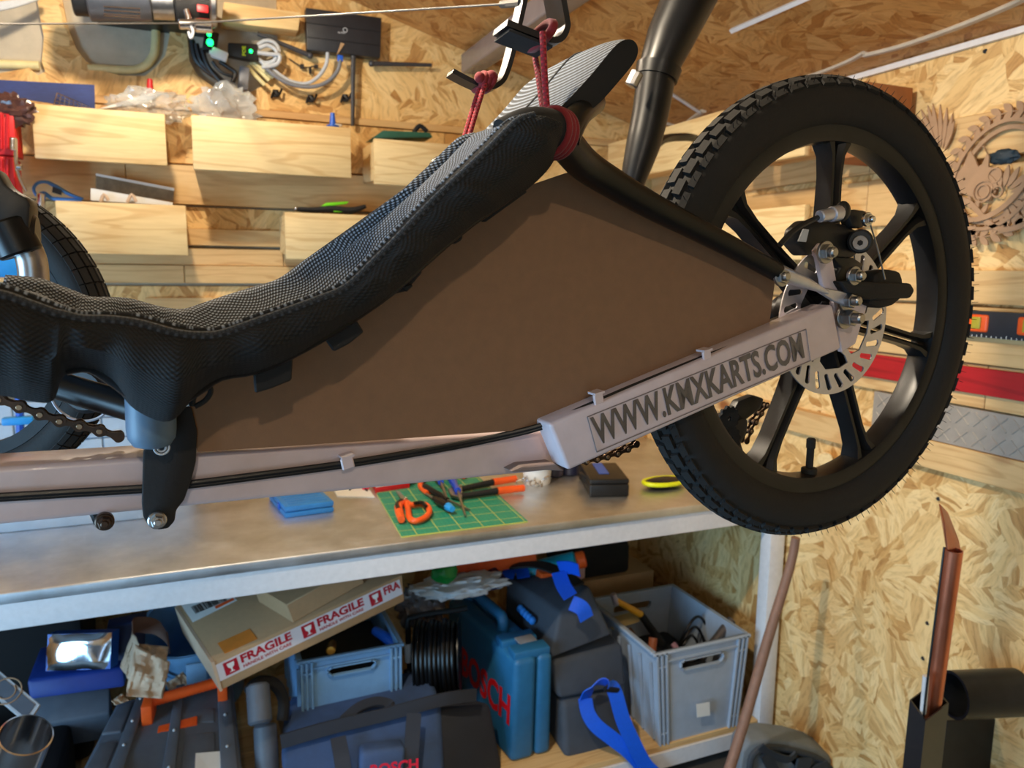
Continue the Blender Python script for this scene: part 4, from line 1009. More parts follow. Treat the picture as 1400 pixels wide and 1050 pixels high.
n0 = len(m_.v); rim = [a, b2, b2+e, c]; m_.add(rim+[p+V(0,0,.003) for p in rim], [[0,1,5,4],[1,2,6,5],[2,3,7,6],[3,0,4,7],[3,2,1,0]])
m_.build('cutting_mat', matmat(), None, 'green cutting mat with a yellow grid at the front of the bench', 'cutting mat', smooth=0)
ZM = ZB+.0035
def on(px, py, h=.0): return WZ(px, py, ZM)+V(0, 0, h)
# snips
sn = thing('snips', on(565,705), 'orange and grey handled snips lying on the cutting mat', 'snips')
MB().prism([on(553,691,.004), on(559,689,.004), on(547,675,.004), on(541,673,.004)], (0,0,.003)).prism([on(551,691,.009), on(556,690,.009), on(550,681,.009), on(541,676,.009)], (0,0,.003)).build('blade', M['steel'], sn, smooth=0)
MB().tube([on(556,692,.012), on(562,696,.012), on(574,694,.012), on(584,697,.012), on(587,706,.012), on(580,714,.012), on(568,718,.012), on(560,714,.012), on(558,702,.012)], .0085, 10, True, smooth=4).build('ring_handle', M['orange'], sn)
MB().tube([on(566,697,.020), on(577,696,.020), on(583,702,.020)], .0055, 8, smooth=4).build('grip_pad', M['dsteel'], sn)
MB().tube([on(551,692,.012), on(545,698,.014), on(546,707,.014), on(549,717,.014)], [.009,.012,.012,.010], 10, smooth=4).build('bar_handle', M['orange'], sn)
MB().tube([on(549,693,.020), on(543,699,.022), on(545,706,.022)], .0065, 8, smooth=4).build('grip_pad', M['dsteel'], sn)
MB().cyl(on(555,691,.0), on(555,691,.024), .006, 12, .001).build('pivot', M['chrome'], sn)
# screwdrivers
def driver(a, b2, c, hm, label, r=.013, capm=None, h=.014):
    t = thing('screwdriver', on(*b2), label, 'screwdriver', 'screwdrivers on the cutting mat'); A, B, C_ = on(*a, h+.004), on(*b2, h), on(*c, .006)
    MB().tube([A, A.lerp(B,.12), A.lerp(B,.35), A.lerp(B,.7), A.lerp(B,.86), B], [r*.75, r, r*.88, r, r*.62, r*.75], 8).build('handle', hm, t)
    MB().tube([B, C_], [.0042,.0034], 8).build('shaft', M['steel'], t)
    if capm: MB().tube([A-(B-A)*.10, A+(B-A)*.14], [r*.7, r*1.03], 10).build('end_cap', capm, t)
M['drvblue'] = plain('driver_blue', S(22,70,190), .3)
driver((584,644),(603,672),(613,690), M['drvblue'], 'left of two blue handled screwdrivers on the cutting mat', h=.030)
driver((606,644),(626,682),(636,708), M['drvblue'], 'right of two blue handled screwdrivers on the cutting mat, its tip toward the front', .014, h=.026)
driver((616,703),(594,688),(580,676), M['dsteel'], 'grey screwdriver with a blue end cap lying on the mat', .013, M['sky'])
driver((580,672),(612,690),(642,700), M['dsteel'], 'slim grey screwdriver crossing under the blue ones', .011)
# pliers with orange handles
pl_ = thing('cable_cutter', on(670,672), 'pliers with long black and orange handles reaching past the mat edge', 'pliers')
for i, (p0, p1, p2) in enumerate((((628,674),(674,665),(705,660)), ((628,684),(680,677),(716,673)))):
    MB().tube([on(*p0,.012), on(*p1,.014)], [.009,.011], 10).build('grip', M['matte'], pl_)
    MB().tube([on(*p1,.014), on(*p2,.014)], [.0125,.0115], 10).build('orange_grip', M['orange'], pl_)
MB().prism([on(612,676,.008), on(632,670,.008), on(632,688,.008), on(616,684,.008)], (0,0,.012), .002, 1).build('jaw', M['steel'], pl_)
MB().tube([on(585,678,.008), on(575,668,.008), on(580,658,.010), on(598,652,.012), on(625,650,.012), on(634,656,.012)], .009, 8, smooth=4).build('bent_tool', M['orange'], None, 'curved orange tool handle behind the screwdrivers', 'tool')
# keys and rings
ky = thing('metal_rings', on(728,668), 'bunch of shiny metal rings and hooks beside the white tub', 'rings'); rnd = random.Random(5)
for i in range(7):
    c0 = on(712+5.5*i, 672-rnd.uniform(0,10), .010+.004*i % .012); r = rnd.uniform(.010,.018); A_ = Vector((rnd.uniform(-1,1), rnd.uniform(-1,1), rnd.uniform(.2,1))).normalized(); u = A_.orthogonal().normalized(); w_ = A_.cross(u)
    MB().tube([c0+(u*math.cos(t)+w_*math.sin(t))*r+V(0,0,.004) for t in [2*PI*k/18 for k in range(18)]], .0024, 6, True).build('ring', M['chrome'], ky)
# white tub
tb = thing('plastic_tub', WZ(727,664,ZB), 'white ribbed plastic tub on the bench behind the rail joint', 'tub')
c0 = WZ(729,657,ZB)-V(0,.03,0); MB().lathe([(.0,0),(.042,0),(.044,.004),(.050,.075),(.050,.12),(.047,.12),(.046,.08),(.040,.006),(0,.006)], c0, UZ, 32).build('tub_body', M['whitepaper'], tb)
m_ = MB()
for z in (.055,.065,.075): m_.tube([c0+Vector((.0505*math.cos(t), .0505*math.sin(t), z)) for t in [2*PI*k/30 for k in range(30)]], .0018, 6, True)
m_.build('tub_ribs', M['whitepaper'], tb)
MB().cyl(WZ(757,650,ZB), WZ(757,650,ZB)+V(0,0,.07), .035, 20, .005).build('grey_jar', plain('slate_plastic', S(70,66,84), .4), None, 'slate grey jar beside the white tub', 'jar')
MB().cyl(WZ(780,648,ZB), WZ(780,648,ZB)+V(0,0,.06), .035, 20, .005).build('navy_jar', plain('navy_plastic', S(34,36,60), .4), None, 'dark navy jar left of the black tool box', 'jar')
# black box
bx = thing('tool_box', WZ(835,680,ZB), 'small black tool box with a blue stripe on its lid', 'tool box')
MB().slab((806,680),(860,679),(792,655), ZB, .040, .005, 3).build('box_body', M['black'], bx)
o = MB().slab((806,680),(860,679),(792,655), ZB, .016, .005, 3)
for p in o.v: p.z += .041
o.build('box_lid', M['black'], bx)
a, b2, c = WZ(806,680,ZB), WZ(860,679,ZB), WZ(792,655,ZB); z_ = V(0,0,.0575)
MB().hexa([a+(b2-a)*.32+(c-a)*.30+z_, a+(b2-a)*.58+(c-a)*.30+z_, a+(b2-a)*.58+(c-a)*.95+z_, a+(b2-a)*.32+(c-a)*.95+z_], (0,0,.001)).build('lid_stripe', M['blue'], bx, smooth=0)
MB().box(a+(c-a)*.5+V(-.004,0,.036), (.008,.05,.024), None, .002).build('latch', M['black'], bx)
# yellow and black oval case
oc = thing('oval_case', WZ(908,666,ZB), 'black and bright yellow oval case on the bench beside the tyre', 'case')
MB().ball(WZ(908,666,ZB)+V(0,0,.016), .075, 24, (1,.55,.24)).build('case_shell', M['black'], oc)
MB().tube([WZ(908,666,ZB)+Vector((.0755*math.cos(t), .0420*math.sin(t), .020)) for t in [2*PI*k/40 for k in range(40)]], .0075, 8, True).build('yellow_band', M['yellow'], oc)
# drawer cabinets and clamp at the back of the bench, left
M['clear'] = plain('frosted_drawer', S(186,204,222), .25, var=.05)
def drawers(x0, z0, cols, rows_, w, h, y, label):
    t = thing('drawer_cabinet', (x0+cols*w/2, y, z0), label, 'drawer cabinet', 'small drawer cabinets')
    m_ = MB().span((x0-.006, y+.004, z0), (x0+cols*w+.006, y+.16, z0+rows_*h+.008)).build('cabinet_frame', M['bluegrey'], t, smooth=0)
    for i in range(cols):
        for j in range(rows_):
            a = Vector((x0+i*w+.002, y, z0+.004+j*h+.002)); d_ = MB().span(a, a+V(w-.004, .02, h-.004), .002, 1).build('drawer', M['clear'], t, smooth=0)
            MB().span(a+V(w*.3, -.008, h*.18), a+V(w*.6, .0, h*.34), .002, 1).build('handle', M['clear'], d_, smooth=0)
drawers(-.80, ZB, 4, 5, .105, .062, 2.52, 'frosted drawer cabinet at the far left end of the bench')
drawers(-.345, ZB, 4, 5, .080, .062, 2.54, 'frosted drawer cabinet seen under the seat beside the chain')
cl = thing('bar_clamp', W(25,560,2.2), 'bright blue bar clamp standing behind the chain', 'clamp')
MB().tube([W(24,470,2.30), W(28,600,2.30)], .010, 8).build('clamp_bar', M['blue'], cl); MB().box(W(25,575,2.29), (.07,.03,.02), None, .004).build('clamp_jaw', M['sky'], cl); MB().box(W(28,505,2.29), (.05,.03,.025), None, .004).build('clamp_jaw', M['sky'], cl)
MB().span((-.50,2.30,ZB), (-.15,2.42,ZB+.055), .004).build('pale_tray', M['clear'], None, 'low pale blue tray on the bench in front of the drawers', 'tray')

# ------------------------------------------------------------------ things in and around the wall boxes
# blue abrasive board
MB().hexa([W(-60,122,2.62), W(130,150,2.62), W(129,116,2.62), W(-60,106,2.62)], (0,.004,0)).build('abrasive_sheet', plain('navy_abrasive', S(44,58,108), .8, var=.25, vs=40, stretch=(1,1,8)), None, 'dark blue scuffed panel standing in the upper left wall box', 'abrasive sheet', smooth=0)
# wire mesh
m_ = MB(); A, B, C_, D = W(72,148,2.60), W(128,158,2.60), W(122,146,2.60), W(78,127,2.60)
for i in range(9): s = i/8; m_.tube([A.lerp(B,s), D.lerp(C_,s)], .0012, 4)
for i in range(5): s = i/4; m_.tube([A.lerp(D,s), B.lerp(C_,s)], .0012, 4)
m_.build('wire_mesh', M['chrome'], None, 'small piece of wire mesh sticking out of the upper left box', 'mesh')
M['film'] = plain('clear_film', S(214,214,208), .12, bs=.5, bsc=30, alpha=.38, spec=1.0)
MB().blob(W(205,145,2.66), (.19,.09,.085), .3, 2.6, 2, 4, None, .6).build('plastic_bag', M['film'], None, 'clear plastic bag bulging from the upper left wall box', 'plastic bag')
MB().hexa([W(130,150,2.64), W(200,142,2.64), W(222,128,2.64), W(205,126,2.64)], (0,.02,0), .004).build('paper_roll', M['whitepaper'], None, 'white folded sheet in the upper left wall box', 'paper')
MB().cyl(W(205,130,2.70), W(205,108,2.70), .011, 16, .002, .008)  .build('red_nozzle', M['red'], None, 'small red nozzle above the upper left wall box', 'nozzle')
MB().blob(W(308,150,2.66), (.16,.06,.13), .35, 2.2, 5, 4, None, .6).build('plastic_bag', M['film'], None, 'clear plastic bag standing in the widest wall box', 'plastic bag')
MB().lathe([(.020,0),(.020,.006),(.011,.006),(.007,.045),(0.001,.046)], W(455,174,2.64), UZ, 20).build('blue_nozzle', M['blue'], None, 'small blue cone nozzle on the widest wall box', 'nozzle')
MB().tube([W(462,172,2.64)+Vector((.014*math.cos(t), .014*math.sin(t), .002)) for t in [2*PI*k/16 for k in range(16)]], .0016, 6, True).build('white_ring', M['whitepaper'], None, 'thin white ring lying beside the blue nozzle', 'ring')
gc = thing('green_case', W(555,185,2.64), 'flat dark green case on the box partly behind the seat', 'case')
MB().hexa([W(508,189,2.62), W(592,188,2.62), W(588,181,2.62), W(524,178,2.62)], (0,.1,0), .003).build('case_body', M['dgreen'], gc)
MB().tube([W(566,181,2.66), W(574,172,2.66), W(584,180,2.66)], .008, 8, smooth=4).build('case_handle', M['matte'], gc)
# metal angle offcuts
mo = thing('metal_offcuts', W(180,268,2.64), 'white edged metal angle offcuts lying in the lower left wall box', 'metal parts')
MB().hexa([W(124,274,2.62), W(236,281,2.62), W(236,277,2.62), W(124,257,2.62)], (0,.003,0)).build('front_strip', M['whitepaper'], mo, smooth=0)
MB().hexa([W(131,262,2.70), W(237,275,2.70), W(238,259,2.70), W(131,238,2.70)], (0,.003,0)).build('rear_strip', plain('scuffed_metal', S(112,100,84), .4, .6, var=.4, vs=20), mo, smooth=0)
MB().hexa([W(131,240,2.699), W(238,261,2.699), W(238,257,2.699), W(131,237,2.699)], (0,.006,0)).build('rear_edge', M['whitepaper'], mo, smooth=0)
MB().tube([W(138,276,2.60), W(142,266,2.60), W(148,274,2.60)], .005, 8, smooth=3).build('staple', M['paper'], mo); MB().tube([W(174,277,2.60), W(180,266,2.60), W(186,276,2.60)], .005, 8, smooth=3).build('staple', M['paper'], mo)
# blue cutter handle
cu = thing('scraper', W(80,260,2.66), 'blue plastic scraper with a hooked handle above the lower left wall box', 'scraper')
MB().tube([W(50,268,2.66), W(46,258,2.66), W(52,250,2.66), W(64,249,2.66), W(78,256,2.66), W(96,266,2.66), W(114,272,2.66)], [.006,.008,.008,.008,.011,.009,.005], 10, smooth=4, ratio=.6).tube([W(50,268,2.66), W(60,264,2.66), W(66,268,2.66), W(76,272,2.66), W(112,274,2.66)], .006, 8, smooth=4).build('scraper_body', plain('cutter_blue', S(66,132,208), .4), cu)
MB().hexa([W(71,263,2.645), W(84,267,2.645), W(84,260,2.645), W(72,255,2.645)], (0,.006,0)).build('scraper_insert', M['dsteel'], cu)
MB().cyl(W(56,285,2.64), W(56,264,2.64), .012, 14, .003).build('chrome_peg', M['chrome'], None, 'short chrome peg left of the lower left wall box', 'peg')
# green spring clamp and black wrench
gcl = thing('spring_clamp', W(455,280,2.62), 'lime green and black spring clamp lying on the lower wall box', 'clamp')
MB().hexa([W(438,283,2.62), W(474,279,2.62), W(478,275,2.62), W(446,277,2.62)], (0,.02,0), .003).hexa([W(456,290,2.61), W(472,290,2.61), W(474,285,2.61), W(456,286,2.61)], (0,.02,0), .002).build('clamp_body', M['green'], gcl)
MB().tube([W(406,286,2.62), W(430,287,2.62), W(452,286,2.62), W(480,288,2.62), W(500,282,2.62)], [.007,.009,.012,.012,.006], 8, smooth=4).build('clamp_arm', M['matte'], gcl); MB().ball(W(405,285,2.62), .007, 10).build('clamp_tip', M['chrome'], gcl)
# left: red bins with steel frame, blue box
rr_ = thing('red_bins', W(8,210,2.4), 'red ribbed storage bins with chrome rods at the left edge of the wall', 'storage bin')
for (y0, y1) in ((152,208),(214,264)):
    MB().span(W(-60,y1,2.50), W(18,y0,2.50)+V(0,.1,0), .004).build('bin', M['red'], rr_)
    m_ = MB()
    for x in (-6, 2, 10): m_.tube([W(x,y1-4,2.498), W(x,y0+4,2.498)], .004, 6)
    m_.build('bin_ribs', M['red'], rr_)
MB().tube([W(21,190,2.47), W(23,232,2.47), W(36,262,2.47)], .005, 10, smooth=3).cyl(W(18,188,2.47), W(18,206,2.47), .009, 12, .002).cyl(W(22,228,2.47), W(30,229,2.47), .009, 12, .002).build('chrome_rod', M['chrome'], rr_)
wr = thing('wrapped_packet', W(15,150,2.5), 'brown crumpled packet hanging above the red bins', 'packet')
MB().blob(W(14,150,2.52), (.10,.04,.075), .3, 3, 4, 4, None, .5).build('packet_body', plain('brown_film', S(74,48,44), .22, bs=.4, bsc=30), wr)
MB().box(W(8,356,2.3), (.09,.06,.085), None, .006).build('blue_organiser', M['sky'], None, 'bright blue organiser box at the left edge behind the bent tube', 'box')
# red container with a lime base at the back of the bench, seen under the lettered rail
rc_ = thing('red_canister', V(W(946,590,2.35).x, 2.35, ZB), 'small red container with a lime green base seen between rail and wheel', 'container')
xq = W(946,590,2.35).x; zq = W(946,603,2.35).z
MB().lathe([(.0,zq-ZB),(.042,zq-ZB),(.042,zq-ZB+.10),(.036,zq-ZB+.12),(0,zq-ZB+.12)], (xq,2.35,ZB), UZ, 24).build('container_body', M['red'], rc_)
MB().lathe([(.0,0),(.040,0),(.044,.01),(.044,zq-ZB-.004),(0,zq-ZB-.004)], (xq,2.35,ZB), UZ, 24).build('container_base', M['green'], rc_)

# ------------------------------------------------------------------ lower shelf and floor under the bench
def euro_crate(loc, wt, wb, dep, h, mat, label, rotz=0.0):
    """stacking crate: thin walls, thick rim, corner ribs, hand holes; wt, wb = top and base width"""
    t = thing('storage_crate', loc, label, 'crate', 'grey stacking crates'); R = Matrix.Translation(loc)@Matrix.Rotation(rotz, 4, 'Z'); th = .004
    def cut(name, quadw0, quadw1, ax):
        pass
    # front and back with a hand hole, as plates
    for s, y in ((1, 0), (-1, dep)):
        lp = [(-wb/2, 0), (wb/2, 0), (wt/2, h), (-wt/2, h)]; hw, z0, z1 = wt*.20, h*.76, h*.865
        hole = [(-hw, z0), (hw, z0), (hw+.012, z0+.012), (hw+.012, z1-.006), (hw, z1), (-hw, z1), (-hw-.012, z1-.006), (-hw-.012, z0+.012)]
        MB().curve2d([lp, hole], (0, y, 0), (1,0,0), (0,0,1), th).xf(R).build('end_wall', mat, t, smooth=0)
        m_ = MB()
        for i in range(8): a, b2 = hole[i], hole[(i+1) % 8]; m_.box(((a[0]+b2[0])/2, y-s*.005, (a[1]+b2[1])/2), (math.hypot(b2[0]-a[0], b2[1]-a[1])+.004, .012, .004), (0, -math.atan2(b2[1]-a[1], b2[0]-a[0]), 0))
        m_.xf(R).build('hand_hole_rim', mat, t, smooth=0)
        m_ = MB()
        for sx in (-1, 1):
            for k, f in enumerate((.995, .90, .80)):
                m_.hexa8([Vector(p) for p in ((sx*wb/2*f-.003, y-s*.012, 0), (sx*wb/2*f+.003, y-s*.012, 0), (sx*wt/2*f+.003, y-s*.012, h*.99), (sx*wt/2*f-.003, y-s*.012, h*.99), (sx*wb/2*f-.003, y, 0), (sx*wb/2*f+.003, y, 0), (sx*wt/2*f+.003, y, h*.99), (sx*wt/2*f-.003, y, h*.99))])
            for z in (.84, .12): ww = wb+(wt-wb)*z; m_.span((sx*ww/2*.80, y-s*.010, h*z-.003), (sx*ww/2, y, h*z+.003))
        m_.span((-wt/2*.8, y-s*.010, h*.885), (wt/2*.8, y, h*.9)); m_.xf(R).build('corner_ribs', mat, t, smooth=0)
    for sx in (-1, 1):
        MB().hexa([(sx*wb/2, 0, 0), (sx*wb/2, dep, 0), (sx*wt/2, dep, h), (sx*wt/2, 0, h)], (-sx*th, 0, 0)).xf(R).build('side_wall', mat, t, smooth=0)
        m_ = MB()
        for k in range(7): y = .02+k*(dep-.04)/6; m_.hexa8([Vector(p) for p in ((sx*wb/2, y-.003, .01), (sx*wb/2+sx*.010, y-.003, .01), (sx*wt/2+sx*.010, y-.003, h*.86), (sx*wt/2, y-.003, h*.86), (sx*wb/2, y+.003, .01), (sx*wb/2+sx*.010, y+.003, .01), (sx*wt/2+sx*.010, y+.003, h*.86), (sx*wt/2, y+.003, h*.86))])
        m_.xf(R).build('side_ribs', mat, t, smooth=0)
    MB().span((-wb/2, 0, 0), (wb/2, dep, th)).xf(R).build('base', mat, t, smooth=0)
    o, i_ = wt/2+.012, wt/2-.004
    m_ = MB().span((-o, -.012, h*.965), (o, .004, h), .003, 1).span((-o, dep-.004, h*.965), (o, dep+.012, h), .003, 1).span((-o, .004, h*.965), (-i_, dep-.004, h), .003, 1).span((i_, .004, h*.965), (o, dep-.004, h), .003, 1)
    m_.xf(R).build('rim', mat, t)
    return t
M['crate'] = plain('crate_grey', S(162,174,190), .45, var=.06)
euro_crate(V(1.462, 1.885, ZS), .352, .30, .42, .318, M['crate'], 'grey stacking crate full of tools at the right end of the shelf')
MB().prism([W(952,963,1.862), W(970,960,1.862), W(971,978,1.862), W(953,981,1.862)], (0,.001,0)).build('crate_sticker', M['whitepaper'], None, 'small torn white sticker on the right grey crate', 'sticker', smooth=0)
xL = W(405,905,2.05).x; xR_ = W(552,884,2.05).x; zt = W(405,904,2.05).z
M['daylit_crate'] = plain('crate_daylit', S(112,152,190), .45, var=.06)  # crate grey with the blue daylight on it put into the colour
euro_crate(V((xL+xR_)/2, 2.05, zt-.25), xR_-xL-.024, (xR_-xL)*.92, .38, .25, M['daylit_crate'], 'stacking crate, blue grey from painted-in daylight, under the fragile carton')
# a lower box it stands on
MB().span((xL-.02, 2.06, ZS), (xR_+.0, 2.46, zt-.252), .004).build('support_carton', M['boxcard'], None, 'plain brown carton carrying the blue grey crate', 'carton')
# tools in the left crate
MB().tube([W(513,862,2.2), W(528,872,2.15), W(545,888,2.1)], [.014,.016,.010], 10, smooth=4).build('file_tool', M['blue'], None, 'blue handled file sticking out of the blue grey crate', 'file')
MB().cyl(W(452,890,2.12), W(455,880,2.3), .014, 12, .003).build('brass_fitting', plain('brass', S(190,150,70), .3, .9), None, 'brass fitting at the rim of the blue grey crate', 'fitting')
MB().tube([W(500,905,2.14), W(516,898,2.2)], .014, 10).build('orange_tool', M['orange'], None, 'orange tool seen through the hand hole of the blue grey crate', 'tool')
MB().span((xL+.02, 2.07, zt-.22), (xR_-.02, 2.40, zt-.075), .02).build('tool_roll', M['matte'], None, 'dark tool roll filling the blue grey crate', 'tool roll')

# fragile carton
fb = thing('fragile_carton', W(400,880,2.1), 'long cardboard carton sealed with red FRAGILE tape, tilted under the bench', 'carton')
B_, E_, F_, C_ = W(292,905,1.95), W(304,943,1.95), W(553,822,2.02), W(550,786,2.02)
A_ = W(240,826,2.28); vec = A_-B_
MB().hexa([E_, F_, C_, B_], vec, .003).build('carton_body', M['boxcard'], fb)
nf = (F_-E_).cross(B_-E_).normalized(); nf = nf if nf.y < 0 else -nf
def onf(s, t, d=.001): return E_+(F_-E_)*s+(B_-E_)*t+nf*d
MB().prism([onf(.0,.30), onf(1,.30), onf(1,.88), onf(.0,.88)], nf*.0004).build('tape', plain('white_tape', S(214,208,212), .3, var=.04), fb, smooth=0)
M['tapered'] = plain('tape_red', S(176,24,44), .35)
for s0 in (.035, .435, .815):
    m_ = MB().prism([onf(s0,.38,.0018), onf(s0+.068,.38,.0018), onf(s0+.068,.82,.0018), onf(s0,.82,.0018)], nf*.0003).build('tape_symbol', M['tapered'], fb, smooth=0)
    g = lambda u, v: onf(s0+.068*u, .38+.44*v, .0024)
    MB().prism([g(.22,.85), g(.78,.85), g(.72,.55), g(.56,.42), g(.56,.22), g(.72,.15), g(.28,.15), g(.44,.22), g(.44,.42), g(.28,.55)], nf*.0003).build('glass_mark', M['whitepaper'], m_, smooth=0)
    full = s0+.345 <= 1.0
    if s0 < .95:
        q0 = onf(s0+.085,.55,.0018); q1 = onf(s0+.345 if full else .995,.55,.0018)
        MB().text('FRAGILE' if full else 'FRA', q0, q1-q0, (B_-E_)*.29, .0003, .035).build('tape_print', M['tapered'], fb, smooth=0)
        if full: MB().text('HANDLE WITH CARE', onf(s0+.088,.38,.0018), onf(s0+.335,.38,.0018)-onf(s0+.088,.38,.0018), (B_-E_)*.11, .0003).build('tape_small_print', M['tapered'], fb, smooth=0)
nt = (C_-B_).cross(vec).normalized(); nt = nt if nt.z > 0 else -nt
def ontop(s, t, d=.001): return B_+(C_-B_)*s+vec*t+nt*d
lab = MB().prism([ontop(.02,.62), ontop(.26,.66), ontop(.25,.98), ontop(.02,.98)], nt*.0004).build('shipping_label', M['whitepaper'], fb, smooth=0)
m_ = MB(); rnd = random.Random(9); s = .055
while s < .22:
    w_ = rnd.choice((.002,.004,.006)); m_.prism([ontop(s,.72,.0018), ontop(s+w_,.72,.0018), ontop(s+w_,.85,.0018), ontop(s,.85,.0018)], nt*.0002); s += w_+rnd.choice((.002,.004))
m_.build('barcode', M['matte'], lab, smooth=0)
MB().prism([ontop(.15,.665,.0018), ontop(.25,.68,.0018), ontop(.25,.72,.0018), ontop(.15,.71,.0018)], nt*.0003).build('label_stripe', M['orange'], lab, smooth=0)
MB().prism([ontop(.06,.03), ontop(.22,.03), ontop(.22,.20), ontop(.06,.20)], nt*.0004).build('orange_label', plain('orange_label', S(214,130,50), .5), fb, smooth=0)
MB().prism([onf(-.012,-.02,.002), onf(.0,-.02,.002), onf(.004,1.0,.002), onf(-.012,1.02,.002)], vec*.96).build('end_flap', M['paper'], fb, smooth=0)
# folded insert standing on it
MB().prism([ontop(.34,.50), ontop(.40,.02), ontop(.82,.12), ontop(.80,.50)], nt*.05+vec*.05, .002, 1).build('folded_carton', M['boxcard'], None, 'small folded cardboard piece standing on the fragile carton', 'cardboard')

# black tool case with orange handle
tc = thing('tool_case', W(220,1000,2.0), 'big black tool case with an orange ribbed handle in the lower left', 'tool case')
T1, T2, T3, T4 = W(160,958,2.20), W(318,930,2.20), W(334,1075,1.86), W(92,1090,1.86)
tn = (T2-T1).cross(T4-T1).normalized(); tn = tn if tn.z > 0 else -tn
M['slate'] = plain('daylit_slate', S(88,96,108), .55, bs=.15, bsc=120)  # black plastic, lightened and blued to include the daylight on it
MB().hexa([T4, T3, T2, T1], -tn*.24, .012, 3).build('case_body', M['slate'], tc)
def ont(u, v, d=0): return T1.lerp(T2, u).lerp(T4.lerp(T3, u), v)+tn*d
for (u0, u1) in ((.18,.27),(.50,.58),(.86,.97)):
    MB().hexa([ont(u0,1.0), ont(u1,1.0), ont(u1,.0), ont(u0,.0)], tn*.018, .004, 2).build('lid_ridge', M['slate'], tc)
for (v0, v1) in ((.08,.42),(.52,.95)):
    MB().hexa([ont(.02,v1), ont(.16,v1), ont(.16,v0), ont(.04,v0)], tn*.010, .006, 3).build('lid_bump', M['slate'], tc)
    MB().hexa([ont(.61,v1), ont(.83,v1), ont(.83,v0+.2*(v0<.3)), ont(.61,v0+.2*(v0<.3))], tn*.008, .005, 3).build('lid_bump', M['slate'], tc)
m_ = MB(); ha, hb = ont(.33,.26,.045), ont(.90,.14,.045)
pts = [ha.lerp(hb, i/40) for i in range(41)]; m_.tube(pts, [.0155 if i % 2 else .0140 for i in range(41)], 12); m_.build('handle_grip', M['orange'], tc)
for p, (u, v) in ((ha, (.33,.33)), (hb, (.90,.21))):
    MB().hexa([ont(u-.04,v+.05), ont(u+.04,v+.05), ont(u+.04,v-.14), ont(u-.04,v-.14)], tn*.062, .004, 2).build('handle_mount', M['orange'], tc)
MB().hexa([ont(.42,.50), ont(.70,.44), ont(.70,.36), ont(.42,.42)], tn*.014, .002, 1).build('orange_badge', M['orange'], tc)
MB().hexa([ont(.70,.98), ont(.86,.98), ont(.86,.72), ont(.70,.72)], tn*.012).build('white_tag', M['whitepaper'], tc, smooth=0)
m_ = MB()
for (u, v) in ((.20,.1),(.20,.35),(.20,.6),(.20,.85),(.52,.1),(.52,.5),(.52,.85),(.89,.4),(.89,.7)): m_.ball(ont(u+.02,v,.018), .004, 8)
m_.build('rivets', M['lgrey'], tc)
# telescopic side tubes at its right
for k, (x, y0, y1) in enumerate(((352, 935, 990), (362, 990, 1060))):
    MB().cyl(W(x,y0,1.98), W(x+4,y1,1.92), .030, 18, .006).build('side_post', M['slate'], tc)
MB().tube([W(340,945,1.97), W(355,932,2.0), W(376,936,2.02), W(388,958,2.02), W(386,985,2.0)], .016, 10, smooth=4).build('side_loop', M['matte'], tc)
# dark things behind at far left
MB().hexa([W(36,995,2.24), W(150,975,2.24), W(150,938,2.30), W(40,952,2.30)], (0,.04,-.10), .008).build('grey_bin', M['slate'], None, 'dark grey bin with a pale rim left of the tool case', 'bin')
MB().hexa([W(40,958,2.24), W(172,940,2.24), W(168,912,2.26), W(36,930,2.26)], (0,.2,0), .01).build('blue_bag', plain('royal_nylon', S(26,58,140), .5, bs=.3, bsc=40), None, 'royal blue flat bag behind the grey bin', 'bag')
MB().hexa([W(140,912,2.30), W(196,900,2.30), W(200,846,2.34), W(146,858,2.34)], (0,.06,0), .004).build('navy_carton', plain('navy_card', S(30,44,84), .5), None, 'navy blue carton beside the shiny packet', 'carton')
sp_ = thing('shiny_packet', W(108,890,2.24), 'shiny silver wrapped packet reflecting daylight in the dark lower left', 'packet')
pc = W(108,891,2.24); nrm = Vector((-.285,-.925,.25)).normalized(); ux = Vector((0,0,1)).cross(nrm).normalized()*-1; ux = ux if ux.x > 0 else -ux; uz = nrm.cross(ux); uz = uz if uz.z > 0 else -uz
M['mirrorfilm'] = plain('silver_film', S(225,230,236), .12, 1.0, var=.04, bs=.12, bsc=14)
hw, hh = .083, .048
rows = []
for i in range(13):
    r_ = []
    for j in range(9):
        u, v = i/12*2-1, j/8*2-1; bul = .010*(1-u**4)*(1-v**4)+.003*noise.noise(Vector((u*2, v*2, .3)))
        r_.append(pc+ux*hw*u+uz*hh*v+nrm*bul)
    rows.append(r_)
MB().grid(rows).build('packet_front', M['mirrorfilm'], sp_, smooth=60)
MB().hexa([pc-ux*hw-uz*hh, pc+ux*hw-uz*hh, pc+ux*hw+uz*hh, pc-ux*hw+uz*hh], -nrm*.05).build('packet_body', M['blue'], sp_, smooth=0)
MB().span(V(-.95,2.45,ZS), V(-.34,2.74,.80), .03).build('filler_bundle', M['matte'], None, 'black filler bundle darkening the back corner of the shelf', 'bundle')  # black filler, stretched to keep the back wall dark here
MB().span(V(-1.0,1.95,ZS), V(-.36,2.30,.36), .02).build('filler_crate', M['matte'], None, 'added low black crate darkening the shelf behind the chrome pipe', 'crate')  # added black block so the shelf stays dark here
